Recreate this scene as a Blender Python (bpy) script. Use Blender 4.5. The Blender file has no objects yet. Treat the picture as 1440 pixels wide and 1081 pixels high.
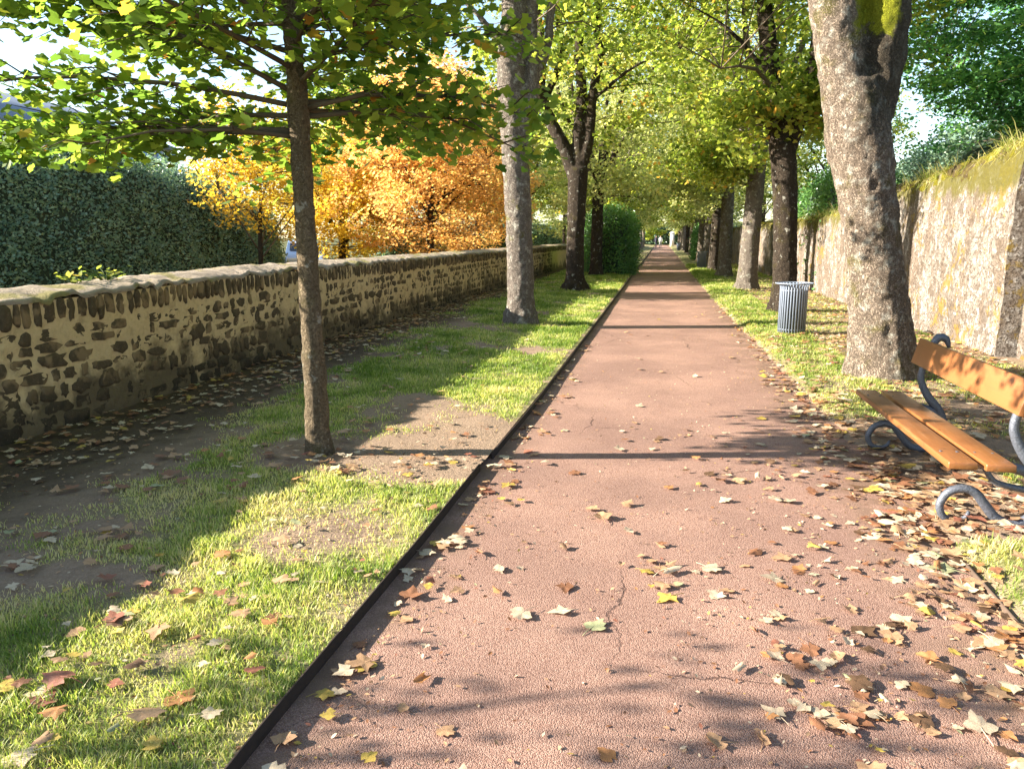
import bpy, math, random
import numpy as np
from mathutils import Vector
sc = bpy.context.scene
col = sc.collection
R = math.radians

# ------------------------------------------------------------------ camera, sky, sun, exposure
cam = bpy.data.objects.new('camera', bpy.data.cameras.new('camera')); col.objects.link(cam)
cam.location = (0, 0, 1.6); cam.rotation_euler = (R(90 - 10.88), 0, R(10.81))
cam.data.sensor_width = 36; cam.data.lens = 27; cam.data.clip_start = .05; cam.data.clip_end = 3000
sc.camera = cam
SUN_EL, SUN_AZ = 21.5, 258.0
w = bpy.data.worlds.new('World'); sc.world = w; w.use_nodes = True
sky = w.node_tree.nodes.new('ShaderNodeTexSky'); sky.sky_type = 'NISHITA'; sky.sun_disc = False
sky.sun_elevation = R(SUN_EL); sky.sun_rotation = R(SUN_AZ); sky.air_density = 1.0; sky.dust_density = .6; sky.ozone_density = 1.0
bg = w.node_tree.nodes['Background']; bg.inputs[1].default_value = .08
w.node_tree.links.new(sky.outputs[0], bg.inputs[0])
sd = bpy.data.lights.new('sun', 'SUN'); sd.energy = 5.0; sd.angle = R(.5); sd.color = (1, .92, .79)
sun = bpy.data.objects.new('sun', sd); col.objects.link(sun)
to_sun = Vector((math.sin(R(SUN_AZ)) * math.cos(R(SUN_EL)), math.cos(R(SUN_AZ)) * math.cos(R(SUN_EL)), math.sin(R(SUN_EL))))
sun.rotation_euler = to_sun.to_track_quat('Z', 'Y').to_euler()
sc.view_settings.view_transform = 'Standard'; sc.view_settings.look = 'None'
sc.view_settings.exposure = 2.3; sc.view_settings.gamma = 1
sc.render.engine = 'CYCLES'
sc.cycles.max_bounces = 6; sc.cycles.diffuse_bounces = 3; sc.cycles.glossy_bounces = 2; sc.cycles.transmission_bounces = 3
sc.cycles.caustics_reflective = False; sc.cycles.caustics_refractive = False
sc.cycles.use_denoising = True

# ------------------------------------------------------------------ noise and mesh helpers
def _h(i, j, k, s):
    n = (i * 374761393 + j * 668265263 + k * 2147483647 + s * 144269) & 0xffffffff
    n = ((n ^ (n >> 13)) * 1274126177) & 0xffffffff
    n = ((n ^ (n >> 16)) * 2246822519) & 0xffffffff
    return ((n ^ (n >> 15)) & 0xffffff) / float(0xffffff)
def noise(x, y, z=0., s=0):
    x, y, z = np.broadcast_arrays(np.asarray(x, float), np.asarray(y, float), np.asarray(z, float))
    i, j, k = (np.floor(a).astype(np.int64) for a in (x, y, z))
    u, v, t = x - i, y - j, z - k
    u, v, t = (a * a * (3 - 2 * a) for a in (u, v, t))
    L = lambda a, b, q: a + (b - a) * q
    c = lambda a, b, d: _h(i + a, j + b, k + d, s)
    return L(L(L(c(0,0,0), c(1,0,0), u), L(c(0,1,0), c(1,1,0), u), v), L(L(c(0,0,1), c(1,0,1), u), L(c(0,1,1), c(1,1,1), u), v), t)
def fbm(x, y, z=0., s=0, o=3):
    a, t, r = .5, 0., 0.
    for q in range(o):
        r = r + a * noise(np.asarray(x) * 2**q, np.asarray(y) * 2**q, np.asarray(z) * 2**q, s + q); t += a; a *= .5
    return r / t

def mesh(name, V, F, mat, smooth=True, attrs=None, mi=None):
    """F: array (n,k) or a list of such arrays"""
    V = np.asarray(V, np.float32)
    Fs = F if isinstance(F, list) else [F]
    Fs = [np.asarray(f, np.int32) for f in Fs if len(f)]
    me = bpy.data.meshes.new(name)
    me.vertices.add(len(V)); me.vertices.foreach_set('co', V.ravel())
    loops = np.concatenate([f.ravel() for f in Fs]); tot = np.concatenate([np.full(len(f), f.shape[1], np.int32) for f in Fs])
    me.loops.add(len(loops)); me.loops.foreach_set('vertex_index', loops)
    me.polygons.add(len(tot)); me.polygons.foreach_set('loop_start', np.concatenate([[0], np.cumsum(tot)[:-1]]).astype(np.int32))
    if smooth: me.polygons.foreach_set('use_smooth', np.ones(len(tot), bool))
    for k, (dom, arr) in (attrs or {}).items():
        a = me.attributes.new(k, 'FLOAT', dom); a.data.foreach_set('value', np.asarray(arr, np.float32))
    me.update(calc_edges=True); me.validate()
    for q in (mat if isinstance(mat, list) else [mat]): me.materials.append(q)
    if mi is not None: me.polygons.foreach_set('material_index', np.asarray(mi, np.int32))
    return me
def put(name, me, parent=None, loc=(0, 0, 0), label=None, cat=None, group=None, kind=None):
    o = bpy.data.objects.new(name, me); col.objects.link(o); o.location = loc
    if parent: o.parent = parent
    return tag(o, label, cat, group, kind)
def tag(o, label=None, cat=None, group=None, kind=None):
    for k, v in (('label', label), ('category', cat), ('group', group), ('kind', kind)):
        if v: o[k] = v
    return o
def thing(name, loc, label, cat, group=None, rz=0):
    o = bpy.data.objects.new(name, None); col.objects.link(o); o.location = loc; o.rotation_euler.z = rz
    o.empty_display_size = .2
    return tag(o, label, cat, group)
def dup(t, loc, rz=0, scale=1, label=None):
    r = t.copy(); col.objects.link(r); r.location = loc; r.rotation_euler.z = rz; r.scale = (scale,) * 3
    if label: r['label'] = label
    for c in t.children:
        d = c.copy(); col.objects.link(d); d.parent = r
        for g in c.children:
            e = g.copy(); col.objects.link(e); e.parent = d
    return r

class MB:
    def __init__(s): s.V, s.F, s.n = [], {}, 0
    def add(s, V, F):
        V = np.asarray(V, float); F = F if isinstance(F, list) else [F]
        for f in F:
            f = np.asarray(f)
            if len(f): s.F.setdefault(f.shape[1], []).append(f + s.n)
        s.V.append(V); s.n += len(V)
    def box(s, a, b):
        x, y, z = a; X, Y, Z = b
        s.add([(x,y,z),(X,y,z),(X,Y,z),(x,Y,z),(x,y,Z),(X,y,Z),(X,Y,Z),(x,Y,Z)], np.array([(0,3,2,1),(4,5,6,7),(0,1,5,4),(1,2,6,5),(2,3,7,6),(3,0,4,7)]))
    def tube(s, pts, rad, n=10, res=0, cap=True): s.add(*tube(pts, rad, n, res, cap))
    def mesh(s, name, mat, smooth=True, attrs=None):
        return mesh(name, np.concatenate(s.V), [np.concatenate(v) for v in s.F.values()], mat, smooth, attrs)
def resample(P, Rr, res):
    P = np.asarray(P, float); Rr = np.asarray(Rr, float)
    Q = np.vstack([2 * P[0] - P[1], P, 2 * P[-1] - P[-2]]); out, ro = [], []
    for i in range(1, len(Q) - 2):
        n = max(1, int(np.linalg.norm(Q[i+1] - Q[i]) / res))
        t = (np.arange(n) / n)[:, None]
        out.append(.5 * (2*Q[i] + (Q[i+1]-Q[i-1])*t + (2*Q[i-1]-5*Q[i]+4*Q[i+1]-Q[i+2])*t**2 + (3*Q[i]-Q[i-1]-3*Q[i+1]+Q[i+2])*t**3))
        ro.append(Rr[i-1] + (Rr[i] - Rr[i-1]) * t[:, 0])
    return np.vstack(out + [P[-1:]]), np.concatenate(ro + [Rr[-1:]])
def tube(P, rad, n=10, res=0, cap=True):
    P = np.asarray(P, float); rad = np.full(len(P), rad, float) if np.isscalar(rad) else np.asarray(rad, float)
    if res: P, rad = resample(P, rad, res)
    T = np.gradient(P, axis=0); T /= np.linalg.norm(T, axis=1)[:, None] + 1e-9
    a = np.array([1., 0, 0]) if abs(T[0, 0]) < .8 else np.array([0, 1., 0])
    N = np.zeros_like(P); v = a - T[0] * (a @ T[0]); N[0] = v / np.linalg.norm(v)
    for i in range(1, len(P)):
        v = N[i-1] - T[i] * (N[i-1] @ T[i]); N[i] = v / (np.linalg.norm(v) + 1e-9)
    B = np.cross(T, N); th = np.linspace(0, 2*np.pi, n, endpoint=False)
    V = P[:, None] + rad[:, None, None] * (np.cos(th)[None, :, None] * N[:, None] + np.sin(th)[None, :, None] * B[:, None])
    m = len(P); idx = np.arange(m * n).reshape(m, n); j = np.roll(idx, -1, 1)
    F = [np.stack([idx[:-1], j[:-1], j[1:], idx[1:]], -1).reshape(-1, 4)]
    V = V.reshape(-1, 3)
    if cap:
        V = np.vstack([V, P[:1], P[-1:]]); c0, c1 = m*n, m*n + 1
        F.append(np.concatenate([np.stack([j[0], idx[0], np.full(n, c0)], -1), np.stack([idx[-1], j[-1], np.full(n, c1)], -1)]))
    return V, F
def lathe(prof, n=24):
    th = np.linspace(0, 2*np.pi, n, endpoint=False); p = np.asarray(prof, float); m = len(p)
    V = np.stack([p[:, :1] * np.cos(th), p[:, :1] * np.sin(th), np.repeat(p[:, 1:], n, 1)], -1).reshape(-1, 3)
    idx = np.arange(m*n).reshape(m, n); j = np.roll(idx, -1, 1)
    return V, np.stack([idx[:-1], j[:-1], j[1:], idx[1:]], -1).reshape(-1, 4)
def grid(xs, ys):
    X, Y = np.meshgrid(xs, ys); n, m = X.shape
    i = np.arange(n*m).reshape(n, m)
    return X.ravel(), Y.ravel(), np.stack([i[:-1, :-1], i[:-1, 1:], i[1:, 1:], i[1:, :-1]], -1).reshape(-1, 4)

# ------------------------------------------------------------------ materials
class Mat:
    def __init__(s, name):
        s.m = bpy.data.materials.new(name); s.m.use_nodes = True; s.nt = s.m.node_tree
        s.b = s.nt.nodes['Principled BSDF']; s.out = s.nt.nodes['Material Output']
    def n(s, typ, ins=None, **kw):
        d = s.nt.nodes.new('ShaderNode' + typ)
        for k, v in kw.items(): setattr(d, k, v)
        for k, v in (ins or {}).items(): s.set(d.inputs[k], v)
        return d
    def set(s, sock, v):
        if isinstance(v, bpy.types.NodeSocket): s.nt.links.new(v, sock)
        elif hasattr(sock.default_value, '__len__') and isinstance(v, (tuple, list)) and len(v) == 3 and len(sock.default_value) == 4: sock.default_value = (*v, 1)
        else: sock.default_value = v
    def co(s, scale=(1, 1, 1), rot=(0, 0, 0)):
        return s.n('Mapping', {0: s.n('TexCoord').outputs['Object'], 'Scale': scale, 'Rotation': rot}).outputs[0]
    def noise(s, v, scale, detail=4, rough=.55, dist=0): return s.n('TexNoise', {'Vector': v, 'Scale': scale, 'Detail': detail, 'Roughness': rough, 'Distortion': dist}).outputs[0]
    def vor(s, v, scale, feature='F1', out=0, rand=1): return s.n('TexVoronoi', {'Vector': v, 'Scale': scale, 'Randomness': rand}, feature=feature).outputs[out]
    def ramp(s, f, stops):
        r = s.n('ValToRGB', {0: f}); e = r.color_ramp.elements
        while len(e) < len(stops): e.new(.5)
        for q, (p, c) in zip(e, stops): q.position = p; q.color = (c, c, c, 1) if np.isscalar(c) else (*c, 1)
        return r.outputs[0]
    def step(s, f, a, b): return s.n('MapRange', {0: f, 1: a, 2: b, 3: 0., 4: 1.}, interpolation_type='SMOOTHSTEP').outputs[0]
    def mix(s, f, a, b, bt='MIX'):
        d = s.n('Mix', data_type='RGBA', blend_type=bt)
        for k, v in ((0, f), (6, a), (7, b)): s.set(d.inputs[k], v)
        return d.outputs[2]
    def math(s, op, a, b=0.): return s.n('Math', {0: a, 1: b}, operation=op).outputs[0]
    def attr(s, name): return s.n('Attribute', attribute_name=name).outputs['Fac']
    def xyz(s): return s.n('SeparateXYZ', {0: s.n('TexCoord').outputs['Object']}).outputs
    def fin(s, color, rough=.8, bump=None, strength=.5, dist=.01, spec=.3, metal=0):
        s.set(s.b.inputs['Base Color'], color); s.set(s.b.inputs['Roughness'], rough); s.set(s.b.inputs['Metallic'], metal); s.b.inputs['Specular IOR Level'].default_value = spec
        if bump is not None: s.set(s.b.inputs['Normal'], s.n('Bump', {'Height': bump, 'Strength': strength, 'Distance': dist}).outputs[0])
        return s.m

def m_plain(name, c, rough=.6, metal=0, nscale=20, var=.25, spec=.4, bump=.15):
    m = Mat(name); v = m.co(); f = m.noise(v, nscale)
    return m.fin(m.mix(f, tuple(x * (1 - var) for x in c), tuple(min(1, x * (1 + var)) for x in c)), rough, f, bump, .005, spec, metal)
def m_leaf(name, stops, trans=.45, rough=.45, spec=.3, tint=None):
    """colour per leaf from a face attribute, light passes through the blade"""
    m = Mat(name); c = m.ramp(m.attr('rnd'), stops)
    m.fin(c, rough, spec=spec)
    tc = m.mix(1., c, tint or (1., 1., .62), 'MULTIPLY')
    tr = m.n('BsdfTranslucent', {0: m.mix(1., tc, (2.0, 2.0, 2.0), 'MULTIPLY')})
    mx = m.n('MixShader', {0: trans, 1: m.b.outputs[0], 2: tr.outputs[0]})
    m.nt.links.new(mx.outputs[0], m.out.inputs[0]); return m.m
def m_bark(name, light, dark, lichen=.4, moss=.3, mosscol=(.16, .15, .03), fis=1.0, crack=.42, patch=False):
    m = Mat(name); v = m.co((1, 1, .28)); v1 = m.co()
    wv = m.n('MixRGB', {0: .2, 1: v, 2: m.n('TexNoise', {'Vector': v1, 'Scale': 9., 'Detail': 5., 'Roughness': .7}).outputs[1]}).outputs[0]
    e = m.vor(wv, 34 * fis, 'DISTANCE_TO_EDGE'); e2 = m.step(e, .0, .16)
    n1 = m.noise(v, 22, 6, .65); n2 = m.noise(v1, 3.2, 5, .6); n3 = m.noise(v1, 60, 4, .7); n4 = m.noise(v1, 9, 5, .65)
    c = m.mix(n1, dark, light)
    c = m.mix(m.math('MULTIPLY', m.math('SUBTRACT', 1., e2), crack), c, tuple(x * .3 for x in dark))
    c = m.mix(m.math('MULTIPLY', m.step(n3, .45, .6), .55), c, tuple(x * .45 for x in dark))
    c = m.mix(m.math('MULTIPLY', m.step(n4, .62 - .18 * lichen, .68), .75), c, (.52, .5, .42))
    c = m.mix(m.math('MULTIPLY', m.step(n2, .66 - .25 * moss, .72), m.step(n3, .3, .55)), c, mosscol)
    if patch:      # a cushion of bright moss growing on one limb, dark moss and painted-in shade over the right side
        x_, y_, z_ = m.xyz(); w_ = m.math('MULTIPLY', m.math('SUBTRACT', m.noise(v1, 7, 5, .65), .5), .7)
        pm = m.math('MULTIPLY', m.step(m.math('ADD', z_, w_), 3.62, 3.72), m.math('MULTIPLY', m.step(m.math('ADD', x_, m.math('MULTIPLY', w_, .4)), -.66, -.58), m.step(m.math('ADD', x_, m.math('MULTIPLY', w_, .5)), -.16, -.24)))
        am = m.math('MULTIPLY', m.math('MULTIPLY', m.step(m.math('ADD', x_, m.math('MULTIPLY', w_, .6)), -.58, -.46), m.step(m.math('ADD', z_, w_), 2.3, 3.0)), .8)
        c = m.mix(am, c, (.035, .03, .02))
        c = m.mix(pm, c, m.mix(n3, (.13, .14, .008), (.34, .35, .025)))
    hgt = m.math('ADD', m.math('MULTIPLY', e2, .35), m.math('ADD', m.math('MULTIPLY', n1, .7), m.math('MULTIPLY', n3, .35)))
    return m.fin(c, .9, hgt, 1., .05, .12)

BARK_PALE = m_bark('bark_pale', (.44, .35, .27), (.15, .11, .08), .6, .5, (.13, .115, .03))
BARK_MOSSY = m_bark('bark_pale_mossy', (.44, .35, .27), (.15, .11, .08), .6, .5, (.13, .115, .03), patch=True)
BARK_GREY = m_bark('bark_grey', (.42, .36, .30), (.13, .10, .08), .5, .35)
BARK_DARK = m_bark('bark_dark', (.125, .095, .068), (.035, .026, .02), .18, .5, (.075, .062, .018))
BARK_YOUNG = m_bark('bark_young', (.34, .26, .165), (.16, .12, .075), .15, .5, (.16, .14, .05), 1.6, .25)
TWIG = m_plain('twig_bark', (.10, .075, .05), .9)

def m_path():
    m = Mat('red_tarmac'); v = m.co()
    g = m.vor(v, 205, 'F1'); gc = m.n('TexVoronoi', {'Vector': v, 'Scale': 205.}).outputs[1]
    gv = m.n('SeparateColor', {0: gc}).outputs[0]
    big = m.noise(v, .9, 5, .6); mid = m.noise(v, 7, 4, .6); fine = m.noise(v, 260, 2)
    c = m.mix(gv, (.225, .126, .092), (.44, .29, .225))
    c = m.mix(m.math('MULTIPLY', m.step(g, .3, .75), .45), c, (.11, .055, .045))
    c = m.mix(m.step(big, .35, .7), m.mix(1., c, (.80, .77, .77), 'MULTIPLY'), m.mix(1., c, (1.12, 1.09, 1.06), 'MULTIPLY'))
    px = m.xyz()[0]; ed = m.math('ADD', m.step(px, -.82, -1.15), m.step(px, .85, 1.4)); c = m.mix(m.math('MULTIPLY', ed, m.step(m.noise(v, 3.5, 5, .65), .35, .65)), c, (.17, .105, .07))
    c = m.mix(m.math('MULTIPLY', m.step(mid, .5, .75), .3), c, (.25, .16, .125))
    # hairline cracks
    wv = m.n('MixRGB', {0: .16, 1: v, 2: m.n('TexNoise', {'Vector': v, 'Scale': 3., 'Detail': 6., 'Roughness': .7}).outputs[1]}).outputs[0]
    cr = m.math('MULTIPLY', m.math('SUBTRACT', 1., m.step(m.vor(wv, .75, 'DISTANCE_TO_EDGE'), .001, .005)), m.step(m.noise(v, .55, 2), .5, .62))
    c = m.mix(m.math('MULTIPLY', cr, .75), c, (.05, .025, .02))
    h = m.math('SUBTRACT', m.math('ADD', m.math('MULTIPLY', m.math('SUBTRACT', 1., g), 1.), m.math('MULTIPLY', fine, .3)), m.math('MULTIPLY', cr, 1.5))
    return m.fin(c, .85, h, .6, .005, .2)
def m_lawn():
    m = Mat('lawn_soil'); v = m.co(); g = m.attr('grass')
    n = m.noise(v, 45, 5, .65); n2 = m.noise(v, 5, 4); n3 = m.noise(v, 160, 3)
    soil = m.mix(n, (.15, .10, .065), (.36, .26, .185)); soil = m.mix(m.math('MULTIPLY', m.step(n3, .55, .7), .5), soil, (.46, .36, .27))
    soil = m.mix(m.math('MULTIPLY', m.step(n2, .5, .7), .35), soil, (.12, .08, .05))
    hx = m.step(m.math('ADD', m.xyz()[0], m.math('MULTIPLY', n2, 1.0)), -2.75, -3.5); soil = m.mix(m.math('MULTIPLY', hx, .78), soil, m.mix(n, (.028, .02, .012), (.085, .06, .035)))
    gr = m.mix(n, (.08, .095, .025), (.24, .25, .08)); gr = m.mix(m.step(n2, .45, .7), gr, (.36, .31, .17))
    return m.fin(m.mix(m.math('MULTIPLY', m.step(g, .15, .8), .8), soil, gr), .95, m.math('ADD', n, m.math('MULTIPLY', n3, .4)), .8, .02, .1)
def m_ground():
    m = Mat('rough_ground'); v = m.co(); n = m.noise(v, .6, 6)
    return m.fin(m.mix(n, (.07, .06, .03), (.12, .13, .04)), .95, n, .5, .05, .1)
def m_mortar():
    m = Mat('lime_mortar'); v = m.co(); z = m.xyz()[2]
    n = m.noise(v, 30, 6, .65); n2 = m.noise(v, 2.2, 5, .6); n3 = m.noise(v, 7, 5, .65)
    c = m.mix(n, (.46, .32, .155), (.72, .53, .29))
    c = m.mix(m.math('MULTIPLY', m.step(n3, .5, .72), .5), c, (.24, .17, .08))
    damp = m.step(m.math('ADD', m.math('MULTIPLY', z, -1.3), m.math('MULTIPLY', n2, 1.7)), .10, .55)
    c = m.mix(m.math('MULTIPLY', damp, .85), c, (.055, .042, .026))
    return m.fin(c, .92, m.math('ADD', n, n3), .7, .02, .15)
def m_stone():
    m = Mat('dark_rubble_stone'); v = m.co(); n = m.noise(v, 18, 6, .7); n2 = m.noise(v, 5.5, 3); n3 = m.noise(v, 70, 3)
    c = m.mix(n, (.035, .026, .016), (.16, .112, .062)); c = m.mix(m.math('MULTIPLY', m.step(n2, .48, .6), .85), c, (.27, .18, .092))
    zz_ = m.xyz()[2]; c = m.mix(m.math('MULTIPLY', m.step(m.math('ADD', zz_, m.math('MULTIPLY', n2, -.5)), .22, -.08), .8), c, (.03, .024, .016))
    c = m.mix(m.math('MULTIPLY', m.step(n3, .6, .72), .4), c, (.25, .2, .13))
    return m.fin(c, .9, m.math('ADD', n, m.math('MULTIPLY', n3, .4)), .9, .02, .2)
def m_coping():
    m = Mat('coping_mortar'); v = m.co(); n = m.noise(v, 14, 6, .7); n2 = m.noise(v, 2.5, 4); n3 = m.noise(v, 50, 3)
    c = m.mix(n, (.15, .115, .08), (.48, .39, .30)); c = m.mix(m.math('MULTIPLY', m.step(n2, .52, .62), .8), c, (.22, .19, .06)); c = m.mix(m.math('MULTIPLY', m.step(n3, .6, .7), .5), c, (.1, .08, .06))
    return m.fin(c, .92, n, .8, .03, .15)
def m_rwall():
    m = Mat('lichened_limewash'); v = m.co(); z = m.xyz()[2]
    vs = m.co((1, 1, .45))
    n = m.noise(v, 9, 7, .68); n2 = m.noise(vs, 2.4, 6, .62, .6); n3 = m.noise(v, 28, 5, .7); n4 = m.noise(v, 1.2, 4)
    c = m.mix(n, (.15, .125, .105), (.38, .35, .315))
    c = m.mix(m.math('MULTIPLY', m.step(n2, .44, .56), .8), c, (.17, .128, .095))
    c = m.mix(m.math('MULTIPLY', m.step(n, .53, .60), m.step(n2, .62, .46)), c, (.47, .45, .42))
    c = m.mix(m.math('MULTIPLY', m.step(n3, .50, .57), .85), c, (.07, .052, .04)); c = m.mix(m.math('MULTIPLY', m.step(m.noise(v, 4.2, 6, .72), .52, .60), .7), c, (.105, .08, .06))
    c = m.mix(m.math('MULTIPLY', m.step(m.noise(v, 75, 4, .7), .56, .64), .6), c, (.06, .045, .035))
    st = m.math('MULTIPLY', m.step(m.noise(m.co((1, 1, .12)), 3.2, 5, .6), .54, .66), m.step(m.noise(v, 1.7, 3), .35, .6)); c = m.mix(m.math('MULTIPLY', st, .6), c, (.10, .08, .065))
    li = m.step(m.math('ADD', n4, m.math('MULTIPLY', m.noise(v, 6, 6, .7), .9)), 1.07, 1.13)
    c = m.mix(m.math('MULTIPLY', li, .7), c, (.22, .145, .022))
    mo = m.step(m.math('ADD', m.math('MULTIPLY', m.math('SUBTRACT', m.attr('top'), z), -1.0), m.math('ADD', m.math('MULTIPLY', n2, .7), m.math('MULTIPLY', n4, .8))), .46, .66)
    c = m.mix(m.math('MULTIPLY', mo, .85), c, m.mix(n3, (.045, .045, .012), (.15, .135, .022)))
    c = m.mix(1., c, (.86, .84, .82), 'MULTIPLY')
    vo = m.vor(m.n('MixRGB', {0: .1, 1: m.co((1, 1, 1.7)), 2: m.n('TexNoise', {'Vector': v, 'Scale': 4.}).outputs[1]}).outputs[0], 4.5, 'DISTANCE_TO_EDGE')
    return m.fin(c, .92, m.math('ADD', m.math('ADD', n, m.math('MULTIPLY', n3, .5)), m.math('MULTIPLY', m.step(vo, 0., .25), .12)), .9, .05, .12)
PATH, LAWN, GROUND, MORTAR, STONE, COPING, RWALL = m_path(), m_lawn(), m_ground(), m_mortar(), m_stone(), m_coping(), m_rwall()
def m_moss():
    m = Mat('sunlit_moss'); v = m.co(); n = m.noise(v, 12, 6, .7); n2 = m.noise(v, 60, 4, .7)
    c = m.mix(n, (.07, .06, .01), (.26, .235, .025)); c = m.mix(m.math('MULTIPLY', m.step(n2, .5, .7), .5), c, (.07, .05, .015)); c = m.mix(m.step(m.noise(v, 3.5, 5, .65), .47, .6), c, (.085, .062, .03)); c = m.mix(m.math('MULTIPLY', m.step(m.noise(v, 6, 5, .7), .56, .64), .8), c, (.24, .20, .16))
    return m.fin(c, .98, m.math('ADD', n, n2), 1., .04, .05)
MOSS = m_moss()
def m_steel():
    m = Mat('rusty_steel'); v = m.co(); n = m.noise(v, 25, 6, .7)
    return m.fin(m.mix(n, (.012, .008, .007), (.042, .026, .019)), .75, n, .4, .004, .3, .2)
STEEL = m_steel()
def m_wood():
    m = Mat('varnished_orange_wood'); v = m.co((14, .9, 14)); n = m.noise(v, 3.5, 6, .6, .8); n2 = m.noise(m.co((2, 1.2, 2)), 2.2, 4); n3 = m.noise(m.co((30, 1, 30)), 8, 4)
    c = m.mix(n, (.155, .060, .018), (.285, .112, .036)); c = m.mix(m.math('MULTIPLY', m.step(n2, .5, .66), .5), c, (.14, .05, .014))
    c = m.mix(m.math('MULTIPLY', m.step(n3, .6, .7), .3), c, (.1, .038, .012))
    c = m.mix(m.math('MULTIPLY', m.step(m.noise(m.co((9, .5, 9)), 5, 5, .7), .56, .66), .5), c, (.30, .15, .065)); c = m.mix(m.math('MULTIPLY', m.step(m.noise(m.co((3, 5, 3)), 2.6, 5, .7), .58, .68), .6), c, (.085, .04, .018))
    return m.fin(c, m.ramp(n2, [(.3, .22), (.7, .5)]), m.math('ADD', n, n3), .3, .004, .5)
WOOD = m_wood()
def m_wood2():
    m = Mat('painted_orange_board'); v = m.co((14, .9, 14)); n = m.noise(v, 3.5, 6, .6, .6); n2 = m.noise(m.co(), 6, 4)
    c = m.mix(n, (.225, .086, .028), (.275, .11, .038)); c = m.mix(m.math('MULTIPLY', m.step(n2, .55, .7), .4), c, (.17, .07, .026)); c = m.mix(m.math('MULTIPLY', m.step(m.noise(m.co((20, .6, 20)), 4, 5, .7), .55, .68), .45), c, (.20, .085, .034))
    return m.fin(c, .42, n, .06, .003, .4)
WOOD2 = m_wood2()
IRON = m_plain('dark_cast_iron', (.095, .105, .13), .48, .3, 90, .6, .5, 1.)
GALV = m_plain('grey_painted_steel', (.20, .235, .30), .5, .2, 30, .2, .45, .1)
DARKIN = m_plain('dark_liner', (.03, .03, .035), .8)

# ------------------------------------------------------------------ leaf templates and scattering
def maple(lobes=5, notch=.45, mid=True):
    ang = np.radians([-90, -58, -25, 0, 28, 55, 90, 125, 152, 180, 205, 238])
    rad = np.array([.22, .52, .30, .86, .44, .62, 1.0, .62, .44, .86, .30, .52])
    a, r = [], []
    # pointed lobes with a toothed shoulder
    P = [(-90, .20), (-60, .60), (-36, .56), (-10, .74), (5, .94), (24, .74), (42, .58), (60, .80), (76, .86), (90, 1.05), (104, .86), (120, .80), (138, .58), (156, .74), (175, .94), (190, .74), (216, .56), (240, .60)]
    a = np.radians([p[0] for p in P]); r = np.array([p[1] for p in P])
    O = np.stack([r * np.cos(a) * .5, r * np.sin(a) * .5, np.zeros(len(a))], 1)
    V = np.vstack([O, O * .5, [[0, 0, 0]]]); n = len(O); i = np.arange(n); j = (i + 1) % n
    F = [np.stack([i, j, j + n, i + n], 1), np.stack([i + n, j + n, np.full(n, 2*n)], 1)]
    return V, F
LV, LF = maple()
def fan(P):
    P = np.asarray(P, float); n = len(P); i = np.arange(n); j = (i + 1) % n
    return np.vstack([P, P.mean(0)]), np.stack([i, j, np.full(n, n)], 1)
_a = np.radians([-90, -55, -20, 5, 35, 60, 90, 120, 145, 175, 200, 235]); _r = np.array([.2, .58, .62, .88, .60, .82, 1.0, .82, .60, .88, .62, .58])
MV, MF = fan(np.stack([_r*np.cos(_a)*.5, _r*np.sin(_a)*.5, .10*np.abs(np.cos(_a))*_r*.5], 1))             # living maple leaf, 12 points
SV = np.array([(0, -.25, 0), (.42, .02, .06), (.2, .18, .03), (0, .52, 0), (-.2, .18, .03), (-.42, .02, .06)]); SF = np.array([(0, 1, 2, 3), (0, 3, 4, 5)])   # small, far
OV = np.array([(0, -.5, 0), (.24, -.1, .05), (.2, .2, .04), (0, .5, 0), (-.2, .2, .04), (-.24, -.1, .05)]); OF = np.array([(0, 1, 2, 3), (0, 3, 4, 5)])     # oval leaf
def basis(n, rng, tilt=.7, droop=.25, out=None):
    a = rng.uniform(0, 2*np.pi, n); N = np.stack([rng.normal(0, tilt, n), rng.normal(0, tilt, n), np.ones(n)], 1); N /= np.linalg.norm(N, axis=1)[:, None]
    T = np.stack([np.cos(a), np.sin(a), -droop * np.ones(n)], 1)
    if out is not None: T = T * .7 + out
    T -= N * (T * N).sum(1)[:, None]; T /= np.linalg.norm(T, axis=1)[:, None] + 1e-9
    return np.cross(T, N), T, N
def leaves(name, C, size, rng, mat, tmpl=(MV, MF), tilt=.7, droop=.25, rnd=None, out=None, B=None, twigs=None):
    V, F = tmpl; n = len(C); X, T, N = B if B is not None else basis(n, rng, tilt, droop, out)
    W = C[:, None] + size[:, None, None] * (V[None, :, :1] * X[:, None] + V[None, :, 1:2] * T[:, None] + V[None, :, 2:] * N[:, None])
    Fs = F if isinstance(F, list) else [F]
    off = (np.arange(n) * len(V))[:, None, None]
    Fo = [(f[None] + off).reshape(-1, f.shape[1]) for f in Fs]
    rnd = rng.uniform(0, 1, n) if rnd is None else rnd
    if twigs:
        mb = MB()
        for P, r_ in twigs: mb.tube(P, r_, 5, .35)
        nv = n * len(V); Ft = [np.concatenate(v) + nv for v in mb.F.values()]; r2 = np.concatenate([np.repeat(rnd, len(f)) for f in Fs]); nt = sum(len(f) for f in Ft)
        return mesh(name, np.vstack([W.reshape(-1, 3)] + mb.V), Fo + Ft, [mat, TWIG], False, {'rnd': ('FACE', np.concatenate([r2, np.zeros(nt)]))}, np.concatenate([np.zeros(len(r2)), np.ones(nt)]))
    return mesh(name, W.reshape(-1, 3), Fo, mat, False, {'rnd': ('FACE', np.concatenate([np.repeat(rnd, len(f)) for f in Fs]))})

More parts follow.
